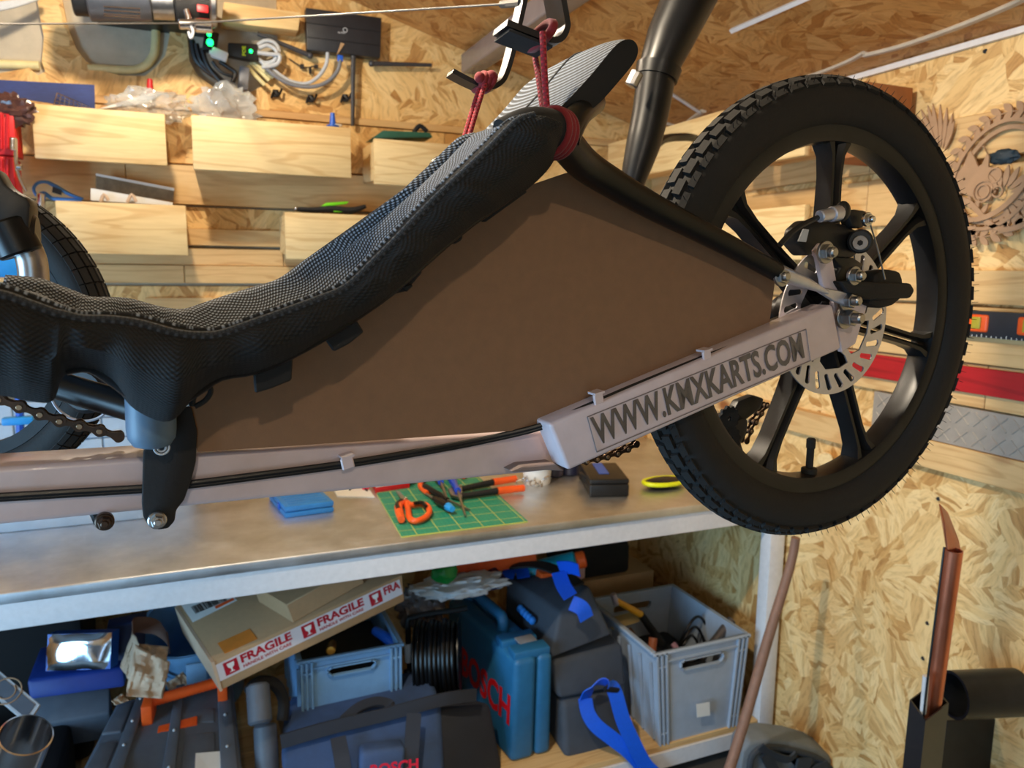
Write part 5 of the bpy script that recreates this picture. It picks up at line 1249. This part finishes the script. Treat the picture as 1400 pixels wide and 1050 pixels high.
# sign with a ring emblem
sg = thing('emblem_sign', W(10,950,1.98), 'dark square sign with a pale border and ring emblem at the lower left edge', 'sign')
s1, s2, s3, s4 = W(-44,915,1.98), W(2,920,2.0), W(55,963,1.95), W(38,991,1.93)
s4 = W(-22,1000,1.90); s3 = W(55,963,1.96); s2 = W(2,919,2.02); s5 = W(38,990,1.93); 
q = [W(-36,966,1.93), s5, s3, s2]; q[0] = s2+(s5-s3)
nS = (q[1]-q[0]).cross(q[3]-q[0]).normalized(); nS = nS if nS.y < 0 else -nS
ex = (s2-s3)*.9; 
big = [s5+ex, s5, s3, s3+ex]; lo = s5-s3
big = [s3+lo*2.3+ex, s3+lo*2.3, s3, s3+ex]
big = [s3+ex+(s5-s3)*1.0, s5, s3, s3+ex]
# board: long edge runs up-left from s3 to s2; width runs from s3 to s5
E1 = (s2-s3); E2 = (s5-s3)
P_ = lambda u, v, d=0.0: s3+E1*u+E2*v+nS*d
MB().hexa([P_(0,1), P_(0,0), P_(1.4,0), P_(1.4,1)], -nS*.012, .001, 1).build('sign_board', M['lgrey'], sg, smooth=0)
MB().hexa([P_(.08,.86,.0005), P_(.08,.16,.0005), P_(1.3,.16,.0005), P_(1.3,.86,.0005)], nS*.001).build('sign_panel', M['slate'], sg, smooth=0)
cc = P_(.70,.5,.002); e1 = E1.normalized(); e2 = nS.cross(e1)
for r, a0, a1, n_ in ((.030, .0, 2*PI, 36), (.018, .5, 4.6, 20)):
    MB().tube([cc+(e1*math.cos(a0+(a1-a0)*k/n_)+e2*math.sin(a0+(a1-a0)*k/n_))*r for k in range(n_+(0 if r > .02 else 1))], .0016, 6, r > .02).build('ring_emblem', M['plywood'], sg)
# open chrome pipe
p = W(36,1004,1.66); q = W(2,1090,1.72)
ct = thing('chrome_pipe', p, 'open ended wide chrome pipe in the bottom left corner', 'pipe')
L = (q-p).length; MB().lathe([(.046,0),(.049,.001),(.049,L),(.046,L),(.046,0)], p, q-p, 40, caps=False).build('pipe_wall', M['chrome'], ct)
# crumpled paper bag
pb_ = thing('paper_bag', W(205,905,2.15), 'crumpled brown paper bag behind the black tool case', 'paper bag')
def patch(c4, n, amp, seed, Yoff=.0):
    a, b2, c, d = c4; rows = []
    for i in range(n+1):
        r_ = []
        for j in range(n+1):
            u, v = i/n, j/n; p = a.lerp(b2, u).lerp(d.lerp(c, u), v); k = noise.noise(Vector((u*3+seed, v*3, seed)))+.7*abs(noise.noise(Vector((u*6, v*6+seed, 1))))
            r_.append(p+V(.3,-1,.4)*amp*k)
        rows.append(r_)
    return MB().grid(rows)
for c4, sd, mt in (([W(184,880,2.12), W(232,905,2.10), W(222,955,2.05), W(172,952,2.05)], 1, 'paper'), ([W(181,862,2.22), W(190,882,2.12), W(176,930,2.10), W(164,912,2.15)], 2, 'paper'), ([W(190,880,2.14), W(230,884,2.16), W(228,912,2.12), W(205,918,2.10)], 3, 'paper'), ([W(176,958,2.02), W(166,948,2.05), W(153,958,2.02), W(157,964,2.0)], 4, 'paper'), ([W(226,935,2.26), W(250,918,2.28), W(270,942,2.27), W(236,956,2.25)], 5, 'paper')):
    o = patch(c4, 14, .018, sd).build('paper_fold', M[mt], pb_, smooth=30); o.modifiers.new('solid', 'SOLIDIFY').thickness = .0012
MB().ribbon([W(181,862,2.2), W(184,856,2.24), W(196,854,2.26), W(214,860,2.28), W(228,872,2.26), W(231,882,2.2)], .05, .0015, (0,.4,-1)).build('bag_mouth', plain('paper_inner', S(120,88,74), .85), pb_)
# light blue bucket
bk = thing('bucket', W(245,880,2.45), 'light blue plastic bucket behind the fragile carton', 'bucket')
p = W(262,850,2.46); axb = Vector((-.12,-.28,.95)).normalized()
M['palesky'] = plain('pale_blue_plastic', S(116,164,206), .4)
MB().lathe([(.0,-.30),(.115,-.30),(.150,0),(.157,.004),(.157,-.012),(.152,-.012),(.146,0),(.112,-.292),(0,-.292)], p, axb, 40).build('bucket_body', M['palesky'], bk)
MB().tube([p+V(-.13,-.06,-.02), p+V(-.09,-.11,-.10), p+V(-.03,-.13,-.13)], .008, 8, smooth=5).build('bucket_handle', M['palesky'], bk)
MB().span(W(258,985,2.2), W(282,905,2.2)+V(0,.01,0), .003).build('plastic_offcut', M['palesky'], None, 'strip of pale blue plastic between bucket and tool case', 'offcut')

# cable reel
cr = thing('cable_reel', W(595,895,2.1), 'black cable reel with a metal frame beside the blue tool case', 'cable reel')
rc = W(598,898,2.12); ax = Vector((.93,-.36,.05)).normalized(); u = UZ-ax*UZ.dot(ax); u.normalize(); v_ = ax.cross(u)
def ringp(cen, ru, rv, n=40): return [cen+u*ru*math.cos(2*PI*k/n)+v_*rv*math.sin(2*PI*k/n) for k in range(n)]
for k in range(9): MB().tube(ringp(rc+ax*(-.052+.013*k), .108-.006*(k % 3), .108-.006*(k % 3)), .0075, 10, True).build('cable_turn', M['gloss'], cr)
for s in (-.066, .066): MB().lathe([(.02,0),(.112,0),(.112,.004),(.02,.004),(.02,0)], rc+ax*s, ax, 36, caps=False).build('reel_flange', M['gloss'], cr)
MB().tube([rc-ax*.085-u*.12, rc-ax*.085+u*.10, rc-ax*.06+u*.135, rc+ax*.07+u*.150, rc+ax*.10+u*.155], .009, 10, smooth=5).build('reel_frame', M['gloss'], cr)
MB().tube([rc-ax*.088-u*.01, rc-ax*.088+u*.05], .013, 10).build('reel_grip', M['lgrey'], cr)
MB().cyl(rc-ax*.09-u*.06+v_*.02, rc-ax*.09-u*.03+v_*.01, .014, 12, .003).cyl(rc-ax*.10-u*.075, rc-ax*.06-u*.075, .006, 8).build('mains_plug', M['dsteel'], cr)

# blue power tool case
bcs = thing('power_tool_case', V(.87, 2.2, ZS), 'tall dusty blue power tool case with red lettering standing on the shelf', 'tool case')
M['teal'] = plain('tool_blue', S(36,104,150), .5, var=.10, vs=30, bs=.15, bsc=200)
f0, f1 = WZ(697,1047,ZS), WZ(757,1033,ZS); zt_ = .448
g0, g1 = WZ(705,905,zt_), WZ(757,893,zt_); bk0 = WZ(612,818,zt_); dv = bk0-g0
f0 = Vector((g0.x-.006, g0.y+.012, ZS)); f1 = Vector((g1.x+.004, g1.y+.01, ZS))
mid0 = f0.lerp(f1,.58); midg = g0.lerp(g1,.58)
MB().hexa([f0, mid0, midg, g0], dv, .018, 4).build('case_shell', M['teal'], bcs)
MB().hexa([mid0+V(.003,0,0), f1, g1, midg+V(.003,0,0)], dv, .018, 4).build('case_shell', M['teal'], bcs)
hz = V(0,0,.035)
MB().tube([g0.lerp(g1,.5)+dv*.42+V(0,0,-.01), g0.lerp(g1,.5)+dv*.42+hz, g0.lerp(g1,.5)+dv*.50+hz*1.2, g0.lerp(g1,.5)+dv*.86+hz*1.2, g0.lerp(g1,.5)+dv*.94+hz, g0.lerp(g1,.5)+dv*.94+V(0,0,-.01)], .018, 12, smooth=3).build('carry_handle', M['teal'], bcs)
for f_ in (.08, .24): MB().box(g0.lerp(g1,.52)+dv*f_+V(0,0,.004), (.12,.055,.03), None, .006).build('latch', M['teal'], bcs)
MB().box(g0.lerp(g1,.6)+dv*.16+V(0,0,.018), (.06,.04,.008), (.1,0,.1), .002).build('latch_tab', M['grey'], bcs)
dr_ = -dv.normalized(); lt = f0+dv*.66+V(0,0,.09)-dr_.cross(UZ)*0
nl = dr_.cross(UZ).normalized(); nl = nl if nl.x < 0 else -nl
wv = (-dv)*.60; slope = Vector((0,0,0)); off = ((g0+dv*.5)-(f0+dv*.5)); 
MB().text('BOSCH', f0+dv*.74+off*.34+nl*.0012, (-dv)*.70, off*.30, .0006, .03).build('lettering', plain('letter_red', S(214,22,36), .4), bcs, plabel='big red raised lettering', smooth=0)
# black bag with blue webbing
bg = thing('shoulder_bag', WZ(800,1030,ZS), 'dark grey shoulder bag with bright blue webbing straps', 'bag')
M['nylon'] = plain('grey_nylon', S(62,68,78), .75, bs=.3, bsc=500)
M['web'] = plain('blue_webbing', S(14,92,226), .45, var=.08, vs=200)
Z_ = ZS+.004
b0, b1 = WZ(775,1040,Z_), WZ(868,1022,Z_)
Q = [W(772,1040,1.93), W(862,1028,1.93), W(850,945,1.97), W(768,960,1.97)]
MB().hexa(Q, (.03,.40,0), .022, 4).build('lower_compartment', M['nylon'], bg)
Q2 = [W(764,958,1.97), W(858,940,1.97), W(852,880,2.02), W(752,905,2.00)]
MB().hexa(Q2, (.0,.38,.02), .018, 4).build('middle_compartment', M['nylon'], bg)
Q3 = [W(752,902,2.00), W(838,868,2.00), W(806,800,2.05), W(766,838,2.02)]
MB().hexa8([Vector(p) for p in Q3]+[W(690,838,2.34), W(760,815,2.36), W(745,775,2.40), W(692,788,2.36)], .012, 3).build('flap_compartment', M['nylon'], bg)
qa, qb, qc, qd = W(752,902,2.00), W(690,838,2.34), W(692,788,2.36), W(766,838,2.02)
npk = (qb-qa).cross(qd-qa).normalized(); npk = npk if npk.x < 0 else -npk
m_ = MB(); cen_ = qa.lerp(qb,.48).lerp(qd.lerp(qc,.48),.50)+npk*.014; du = (qa-qb).normalized(); 
for k in range(-2, 3): m_.ball(cen_+du*.022*k, .013, 10, (1,1,1.1))
m_.build('embroidered_badge', plain('badge_blue', S(40,130,220), .6), bg)
MB().tube([W(752,905,1.995), W(720,872,2.17), W(690,842,2.335)], .006, 8).build('piping', M['matte'], bg)
for pts, wv_ in (([W(764,782,2.05), W(770,800,2.02), W(780,816,1.99)], (1,.1,.35)), ([W(764,776,2.06), W(780,776,2.03), W(792,780,2.00)], (.35,.1,-1)), ([W(781,824,1.98), W(796,832,1.96), W(802,846,1.955)], (.9,.1,.45))):
    MB().ribbon(pts, .048, .004, wv_).build('carry_loop', M['web'], bg)
MB().ribbon([W(693,790,2.33), W(700,776,2.36), W(712,778,2.34), W(716,790,2.30)], .045, .003, (1,-.4,.1)).build('carry_loop', M['web'], bg)
MB().ribbon([W(700,774,2.32), W(735,772,2.25), W(765,782,2.17), W(790,800,2.06)], .05, .006, (.8,.3,.1)).build('carry_handle', M['matte'], bg)
MB().ribbon([W(800,955,1.95), W(808,940,1.94), W(828,932,1.92), W(840,945,1.90), W(852,985,1.87), W(868,1020,1.85), W(882,1046,1.84), W(898,1062,1.83)], .048, .003, [(.9,.1,.5),(.9,.1,.4),(.5,.2,-.6),(1,0,.1),(1,0,.2),(1,0,.3),(1,0,.3),(1,0,.3)]).build('shoulder_strap', M['web'], bg)
MB().ribbon([W(800,955,1.95), W(804,975,1.92), W(815,992,1.90), W(835,1008,1.88), W(858,1026,1.86), W(876,1046,1.85), W(884,1062,1.84)], .045, .003, [(1,0,.1),(1,0,.2),(.8,0,.5),(.6,0,.7),(.7,0,.6),(.8,0,.5),(.8,0,.5)]).build('shoulder_strap', M['web'], bg)
MB().box(W(836,943,1.90), (.055,.008,.016), (0,.3,0), .002).build('strap_slider', M['black'], bg)

# navy tool bag at the bottom
nb = thing('tool_bag', W(540,1010,1.9), 'navy canvas tool bag with pockets at the bottom of the picture', 'bag')
M['canvas'] = plain('navy_canvas', S(52,74,112), .85, var=.15, bs=.4, bsc=300)
M['dcanvas'] = plain('dark_canvas', S(40,44,54), .85, bs=.4, bsc=300)
n1, n2, n3, n4 = W(382,1075,1.80), W(610,1075,1.80), W(604,962,1.92), W(386,1020,1.90)
MB().hexa([n1, n2, n3, n4], (.03,.22,0), .025, 4).build('bag_body', M['canvas'], nb)
MB().hexa8([W(596,1075,1.81), W(690,1075,1.95), W(672,962,2.0), W(598,966,1.92), W(596,1075,2.0), W(690,1075,2.12), W(640,952,2.12), W(598,966,2.08)], .02, 3).build('bag_end', M['dcanvas'], nb)
MB().ribbon([W(384,1014,1.885), W(450,995,1.89), W(530,976,1.90), W(606,956,1.91), W(650,950,1.95)], .034, .010, (0,-.3,-1)).build('zip_band', M['dcanvas'], nb)
MB().ribbon([W(470,985,1.93), W(490,968,1.95), W(512,960,1.96), W(530,962,1.95), W(536,972,1.92)], .03, .010, (0,1,.3)).build('bag_handle', M['dcanvas'], nb)
for px in ((462,1008,472,1062), (566,975,560,1062)):
    MB().ribbon([W(px[0],px[1],1.86), W((px[0]+px[2])/2,(px[1]+px[3])/2,1.82), W(px[2],px[3]+8,1.785)], .040, .005, (1,0,0)).build('webbing', M['dcanvas'], nb)
MB().hexa([W(492,1075,1.77), W(552,1075,1.77), W(556,1022,1.81), W(494,1030,1.81)], (0,.05,0), .012, 3).build('front_pocket', M['canvas'], nb)
MB().text('BOSCH', W(506,1062,1.772), W(572,1052,1.772)-W(506,1062,1.772), W(506,1046,1.776)-W(506,1062,1.772), .0006, .03).build('lettering', plain('bag_red', S(226,30,60), .5), nb, plabel='red printed lettering', smooth=0)

# things lying on top of the cases, under the apron
MB().blob(W(630,800,2.25), (.27,.13,.055), .3, 2.2, 8, 4, None, .5).build('white_bag', plain('white_film', S(216,222,226), .3, bs=.3, bsc=25), None, 'crumpled white plastic bag on top of the blue tool case', 'plastic bag')
MB().blob(W(608,782,2.20), (.085,.05,.07), .3, 3, 3, 3).build('green_packet', plain('leaf_green', S(20,140,60), .35), None, 'small bright green packet on the white plastic bag', 'packet')
MB().blob(W(576,828,2.32), (.14,.10,.13), .3, 3, 6, 4, None, .5).build('clear_bag', plain('smoky_film', S(120,112,112), .2, trans=.3, bs=.3, bsc=30), None, 'smoky clear plastic bag right of the fragile carton', 'plastic bag')
MB().hexa([W(615,796,2.32), W(735,770,2.32), W(732,750,2.34), W(615,775,2.34)], (0,.2,0), .004).build('orange_box', M['orange'], None, 'flat orange box just under the bench apron', 'box')
MB().hexa([W(660,812,2.2), W(698,800,2.2), W(690,786,2.25), W(655,798,2.25)], (0,.12,0), .006).build('navy_packet', plain('deep_navy', S(24,26,80), .5), None, 'navy packet between white bag and shoulder bag', 'packet')
tq = thing('teal_canister', W(750,775,2.35), 'teal canister with an orange cap lying under the bench apron', 'canister')
MB().cyl(W(716,784,2.36), W(788,767,2.28), .036, 24, .006).build('canister_body', plain('teal_plastic', S(24,150,170), .35), tq); MB().cyl(W(787,767,2.28), W(800,764,2.27), .030, 20, .005).build('canister_cap', M['orange'], tq)
MB().hexa([W(775,802,2.30), W(800,790,2.30), W(800,775,2.33), W(778,780,2.33)], (0,.05,0), .002).build('pink_card', plain('pale_pink_card', S(200,170,176), .7), None, 'pale pinkish card below the teal canister', 'card')
MB().box(W(752,786,2.28), (.09,.05,.03), (0,.1,0), .006).build('orange_tool', M['orange'], None, 'orange tool under the teal canister', 'tool')
zc = W(850,787,2.45).z
MB().span(V(W(798,800,2.45).x,2.45,ZS), V(W(893,800,2.45).x,2.74,zc)).build('back_carton', M['boxcard'], None, 'tall brown carton in the back corner behind the right crate', 'carton', smooth=0)
MB().span(V(W(785,770,2.46).x,2.46,zc+.001), V(W(862,770,2.46).x,2.72,zc+.13), .02).build('dark_machine', M['matte'], None, 'black machine on the brown carton in the back corner', 'machine')
# tools in the right crate
hm = thing('hammer', W(870,850,2.15), 'hammer with a yellow and black handle leaning in the right crate', 'hammer')
MB().tube([W(841,820,2.14), W(876,840,2.14)], [.010,.013], 10).build('handle', M['yellow'] if False else plain('amber_handle', S(226,160,40), .4), hm); MB().tube([W(876,840,2.14), W(905,880,2.14)], [.013,.015], 10).build('grip', M['matte'], hm); MB().cyl(W(838,812,2.14), W(843,826,2.14), .011, 12, .002).build('head', plain('pale_metal', S(190,180,190), .35, .6), hm)
br = thing('brush', W(855,850,2.1), 'wide brush with pale bristles in the right crate', 'brush')
MB().hexa([W(838,862,2.14), W(876,850,2.14), W(874,842,2.16), W(838,852,2.16)], (.01,.06,-.01), .004).build('bristles', plain('bristle', S(200,180,130), .9, bs=.5, bsc=200, stretch=(20,1,1)), br); MB().tube([W(858,860,2.14), W(880,895,2.08)], [.014,.017], 8).build('brush_handle', M['paper'] if False else plain('brown_wood', S(96,62,40), .5), br)
MB().tube([W(893,872,2.0), W(890,902,1.98)], .014, 10).build('wooden_peg', plain('reddish_wood', S(150,84,54), .5), None, 'short reddish wooden peg standing in the right crate', 'peg')
MB().tube([W(920,880,2.0), W(930,894,1.97)], .010, 10).build('small_chisel', plain('mauve_grip', S(150,110,130), .5), None, 'small mauve tipped tool in the right crate', 'tool')
hs = thing('coiled_hose', W(945,860,2.08), 'black hose coiled in the right crate', 'hose')
for k, (rx, rz) in enumerate(((.060,.085),(.050,.062),(.040,.045))):
    c0 = W(950-4*k, 875+6*k, 2.08-.02*k); MB().tube([c0+Vector((rx*math.cos(t), .012*math.sin(2*t), rz*math.sin(t))) for t in [2*PI*i/36 for i in range(36)]], .005, 8, True).build('hose_turn', M['dsteel'], hs)
MB().tube([W(958,900,1.97), W(1000,848,2.0)], [.013,.0165], 14).build('drift_punch', plain('worn_bar', S(104,96,92), .4, .5), None, 'round grey drift punch sticking up out of the right crate', 'punch')
MB().span(V(1.335,1.90,ZS+.01), V(1.60,2.28,ZS+.16), .02).build('crate_contents', M['matte'], None, 'dark jumble of tools at the bottom of the right crate', 'tools')
MB().tube([W(955,928,1.90), W(965,920,1.93)], .012, 8).build('red_pliers', M['red'], None, 'red pliers seen through the hand hole of the right crate', 'pliers')

# ------------------------------------------------------------------ right wall and floor
# wooden stick leaning, with its shadow on the wall
MB().tube([W(1088,735,1.62), W(1080,775,1.62), W(1048,880,1.59), W(1018,985,1.55), W(985,1090,1.50)], [.0125,.013,.0145,.0145,.0145], 14, smooth=3).build('wooden_stick', plain('grey_brown_wood', S(128,96,80), .6, var=.15, vs=12, stretch=(8,8,1)), None, 'long rounded wooden stick leaning across the white bench leg', 'stick')
# backpack
bp = thing('backpack', W(1075,1040,1.45), 'grey backpack standing on the floor against the right wall', 'backpack')
M['packgrey'] = plain('pack_grey', S(112,120,128), .8, bs=.3, bsc=250); M['packdark'] = plain('pack_charcoal', S(52,58,66), .8, bs=.3, bsc=250)
YP = 1.63
prof = [(1000,1120),(1000,1040),(1004,1012),(1014,1000),(1040,996),(1075,1000),(1105,1008),(1128,1022),(1144,1046),(1150,1075),(1150,1120)]
P3 = XZ([(x, y+18) for x, y in prof], YP); P3[0].z = .005; P3[-1].z = .005
MB().prism([p+V(.03,0,0) for p in P3], (.03,.09,0), .02, 3).build('pack_body', M['packgrey'], bp)
MB().tube([p+V(.03,-.004,0) for p in XZ([(1012,1138),(1012,1058),(1018,1032),(1040,1024),(1080,1030),(1112,1042),(1130,1064),(1136,1098),(1138,1138)], YP)], .010, 8, smooth=4).build('front_piping', M['packdark'], bp)
MB().ribbon(XZ([(1040,1020),(1046,1026),(1062,1034),(1078,1038),(1088,1030)], YP-.014), .024, .006, (0,-.2,1)).build('top_handle', M['packdark'], bp)
for pts, w_ in (([(1046,1030),(1054,1046),(1062,1066),(1066,1100)], .035), ([(1100,1036),(1096,1056),(1092,1080),(1092,1110)], .055), ([(1120,1044),(1122,1066),(1124,1096)], .06)):
    MB().ribbon(XZ(pts, YP-.012), w_, .008, (1,0,0)).build('pack_panel', M['packdark'], bp)
# square steel tube with copper pipe, rod and half-round pipe
st_ = thing('square_tube', W(1265,1000,1.05), 'upright dark square steel tube at the lower right', 'steel tube')
Yq = 1.05
k0, k1, k2, k3 = W(1244,953,1.07), W(1267,969,1.0), W(1297,965,1.03), W(1272,950,1.10)
c0 = (k0+k1+k2+k3)/4; zt2 = c0.z
loop_o = [k0, k1, k2, k3]; 
for p in loop_o: p.z = zt2
ctr = sum(loop_o, Vector())/4
loop_i = [ctr+(p-ctr)*.90 for p in loop_o]
dirn = Vector((-.012,.0,-1)); bot = lambda p: p+dirn*(zt2/1.0)
v_ = loop_o+loop_i+[bot(p) for p in loop_o]+[bot(p) for p in loop_i]; fs = []
for i in range(4):
    j = (i+1) % 4; fs += [[i, j, 4+j, 4+i], [i, 8+i, 8+j, j], [4+i, 4+j, 12+j, 12+i], [8+i, 12+i, 12+j, 8+j]]
M['blacksteel'] = plain('mill_steel', S(44,46,52), .36, .75, var=.2, vs=14)
MB().add(v_, fs).build('tube_wall', M['blacksteel'], st_, smooth=0)
M['copper'] = plain('copper', S(200,120,90), .36, .9, var=.18, vs=30, stretch=(1,1,.3))
cp = thing('copper_pipe', ctr, 'copper pipe standing in the square steel tube with a bent flattened end', 'copper pipe')
pt = W(1304,752,1.03); pb2 = ctr+V(.004,0,-.16); PL = (pb2-pt).length; dd = (pb2-pt).normalized()
MB().lathe([(.0155,0),(.0175,0),(.0175,PL),(.0155,PL),(.0155,0)], pt, dd, 28, caps=False).build('pipe', M['copper'], cp)
MB().prism([W(1296,752,1.02), W(1314,752,1.05), W(1311,738,1.06), W(1296,700,1.08), W(1286,690,1.06), W(1292,716,1.03)], V(.004,.008,0), .001, 1).build('bent_end', M['copper'], cp)
MB().tube([W(1291,748,1.02), W(1268,930,1.02), W(1262,985,1.02)], .0022, 8).build('thin_rod', M['dsteel'], None, 'thin dark rod standing beside the copper pipe', 'rod')
MB().tube([W(1266,924,1.03), W(1262,975,1.03)], .0065, 12).build('bright_rod', M['lgrey'], None, 'short bright rod in the mouth of the square tube', 'rod')
hp_ = thing('half_pipe', W(1345,970,1.1), 'piece of wide dark steel pipe resting on a flat steel bar', 'steel pipe')
a, b2 = W(1302,950,1.10), W(1390,946,1.06); dd = (b2-a)
MB().lathe([(.047,0),(.053,0),(.053,dd.length),(.047,dd.length),(.047,0)], a, dd, 32, a0=0, a1=2*PI, caps=False).build('pipe_shell', M['blacksteel'], hp_)
fb_ = [W(1296,975,1.16), W(1372,972,1.14)]
MB().hexa([V(fb_[0].x-.02, fb_[0].y, 0), V(fb_[1].x-.02, fb_[1].y, 0), fb_[1]+V(0,0,-.02), fb_[0]+V(0,0,-.02)], (.01,.03,0), .002, 1).build('support_bar', M['blacksteel'], hp_)
# spirit level on the wall
M['olive'] = plain('vial_yellow', S(176,164,56), .3)
lv = thing('spirit_level', V(XR-.05, 1.2, 1.49), 'dark blue spirit level with orange vials resting on the wall batten', 'spirit level')
MB().span((XR-.062, .75, 1.458), (XR-.037, 1.30, 1.520), .003).build('level_body', plain('navy_alloy', S(48,56,68), .4, .4), lv)
for y in (1.250, 1.128, .9):
    MB().span((XR-.066, y-.030, 1.470), (XR-.034, y+.024, 1.512), .006, 3).build('vial_frame', M['orange'], lv); MB().span((XR-.070, y-.014, 1.478), (XR-.064, y+.008, 1.506), .002).build('vial', M['olive'], lv)
m_ = MB()
for i in range(40): m_.span((XR-.0628, 1.295-i*.012, 1.4585), (XR-.0618, 1.2935-i*.012, 1.463+.003*(i % 5 == 0)))
m_.build('scale_marks', M['whitepaper'], lv, smooth=0)
# brown carton on the wall
MB().span((1.585, 1.515, 1.90), (1.755, 1.645, 2.083), .002).build('brown_carton', plain('brown_card', S(166,104,58), .8), None, 'brown box high on the right wall just above the tyre', 'box')
# fretwork plaque: wing, leafy wreath around an oval ring with a generic animal head, cut from thin plywood
fr = thing('fretwork_plaque', V(1.745, 1.30, 1.84), 'laser cut plywood plaque with leafy wreath, wing and oval ring on the right wall', 'plaque')
XP = 1.744
def pw(x, y): p = WX(x, y, XP); return (-p.y, p.z)     # wall coordinates: to the right, up
def plate_w(loops, name, th=.005, dx=0.0, mat='plywood'): MB().curve2d(loops, (XP+dx, 0, 0), (0,-1,0), (0,0,1), th).build(name, M[mat], fr, smooth=0)
cx_, cz_ = pw(1362, 240); tilt = math.radians(60)
def ell(ra, rb, n=56, dx=0, dz=0): return [(cx_+dx+ra*math.cos(t)*math.cos(tilt)-rb*math.sin(t)*math.sin(tilt), cz_+dz+ra*math.cos(t)*math.sin(tilt)+rb*math.sin(t)*math.cos(tilt)) for t in [2*PI*i/n for i in range(n)]]
plate_w([ell(.132,.106), ell(.123,.097)], 'ring', .005, -.004); plate_w([ell(.117,.091), ell(.107,.081)], 'ring', .005, .002)
# leaves around the upper rim
def leaf(px, pz, ang, L, w):
    lp = []
    for i in range(9): s = i/8; lp.append((s*L, w*math.sin(PI*s)**.8))
    for i in range(7, 0, -1): s = i/8; lp.append((s*L, -w*math.sin(PI*s)**.8))
    return [(px+x*math.cos(ang)-y*math.sin(ang), pz+x*math.sin(ang)+y*math.cos(ang)) for x, y in lp]
rnd = random.Random(2); outer_ = ell(.146,.120, 60)
for i, (x, z) in enumerate(outer_):
    t = 2*PI*i/60; nx, nz = outer_[(i+1) % 60]; an = math.atan2(nz-z, nx-x)
    if i % 2 == 0:
        for s in (1, -1): lf = leaf(x, z, an+s*.75+PI*0, .030, .0075); plate_w([lf], 'leaf')
stem = [Vector((XP, -x, z)) for x, z in outer_]; MB().tube(stem, .0018, 6, True).build('stem', M['plywood'], fr)
# wing feathers at upper left
for i in range(9):
    bx_, bz_ = pw(1292-2.2*i, 205-1.0*i); L = .070+.045*math.sin(i/8*2.6); plate_w([leaf(bx_, bz_, math.radians(74+7.5*i), L, .0058)], 'feather', .004, -.002*i % .008)
# head: simple profile with ear, cheek disc, curls
hd = [pw(*p) for p in ((1302,246),(1309,238),(1318,226),(1324,212),(1328,206),(1334,218),(1338,228),(1344,224),(1350,210),(1346,200),(1338,198),(1346,202),(1353,214),(1352,228),(1362,230),(1366,240),(1360,252),(1362,262),(1352,276),(1336,272),(1322,266),(1310,262),(1304,256))]
plate_w([hd, circ(*pw(1319,245), .0035, 8)], 'head_silhouette')
for (x, y, r) in ((1346,262,.026),(1346,262,.017),(1362,240,.018),(1366,262,.014)):
    c_ = pw(x, y); plate_w([circ(*c_, r, 28), circ(*c_, r-.0035, 28)], 'curl', .004, -.005)
for i in range(10):
    a0 = math.radians(-70+22*i); bx_, bz_ = pw(1372, 268); plate_w([leaf(bx_+.02*math.cos(a0), bz_+.02*math.sin(a0), a0, .05, .007)], 'tuft', .004, -.003)
for i in range(7):
    bx_, bz_ = pw(1304+6*i, 266+5*i); plate_w([leaf(bx_, bz_, math.radians(200-24*i), .035, .006)], 'tuft', .004, -.002)
# crossing ribbons below
def band(px, w):
    P = [Vector((p[0], p[1], 0)) for p in [pw(*q) for q in px]]; P, _ = catmull(P, [0]*len(P), 6); L_, R_ = [], []
    for i, p in enumerate(P):
        t = (P[min(i+1, len(P)-1)]-P[max(i-1, 0)]).normalized(); n = Vector((-t.y, t.x, 0)); L_.append((p+n*w).to_tuple()[:2]); R_.append((p-n*w).to_tuple()[:2])
    return L_+R_[::-1]
plate_w([band([(1312,272),(1326,276),(1342,292),(1358,308),(1380,314),(1410,304)], .006)], 'ribbon', .005, -.004)
plate_w([band([(1318,300),(1340,300),(1366,290),(1390,270),(1412,240)], .006)], 'ribbon', .005, -.009)
for i in range(16):
    x, y = 1324+7*i, 322-1.2*i+4*math.sin(i*1.3); bx_, bz_ = pw(x, y); plate_w([leaf(bx_, bz_, math.radians(30+55*(i % 3)), .030, .007)], 'leaf', .004, -.002)
MB().cyl((XR-.03, 1.345, 1.60), (XR-.012, 1.345, 1.60), .004, 8).build('hanging_pin', M['dsteel'], fr)
MB().blob(WX(1372, 214, 1.755), (.02,.07,.035), .4, 3, 3, 3).build('teal_tuft', plain('dark_teal', S(24,44,56), .6), None, 'dark teal tuft showing through the plaque ring', 'cloth')
# screws in the OSB
m_ = 0
for i, (x, y) in enumerate(((1347,70),(1268,852),(1262,900),(1284,628),(1283,682))):
    MB().cyl(WX(x, y, XR-.002), WX(x, y, XR+.0), .0055, 10).build('screw', M['dsteel'], wall_right)
# wood stub seen behind the valve
MB().cyl(WX(1128,628,1.70), WX(1128,628,1.775), .022, 18, .003).build('wooden_stub', M['pine_y'], None, 'short wooden stub on the wall behind the tyre valve', 'peg')
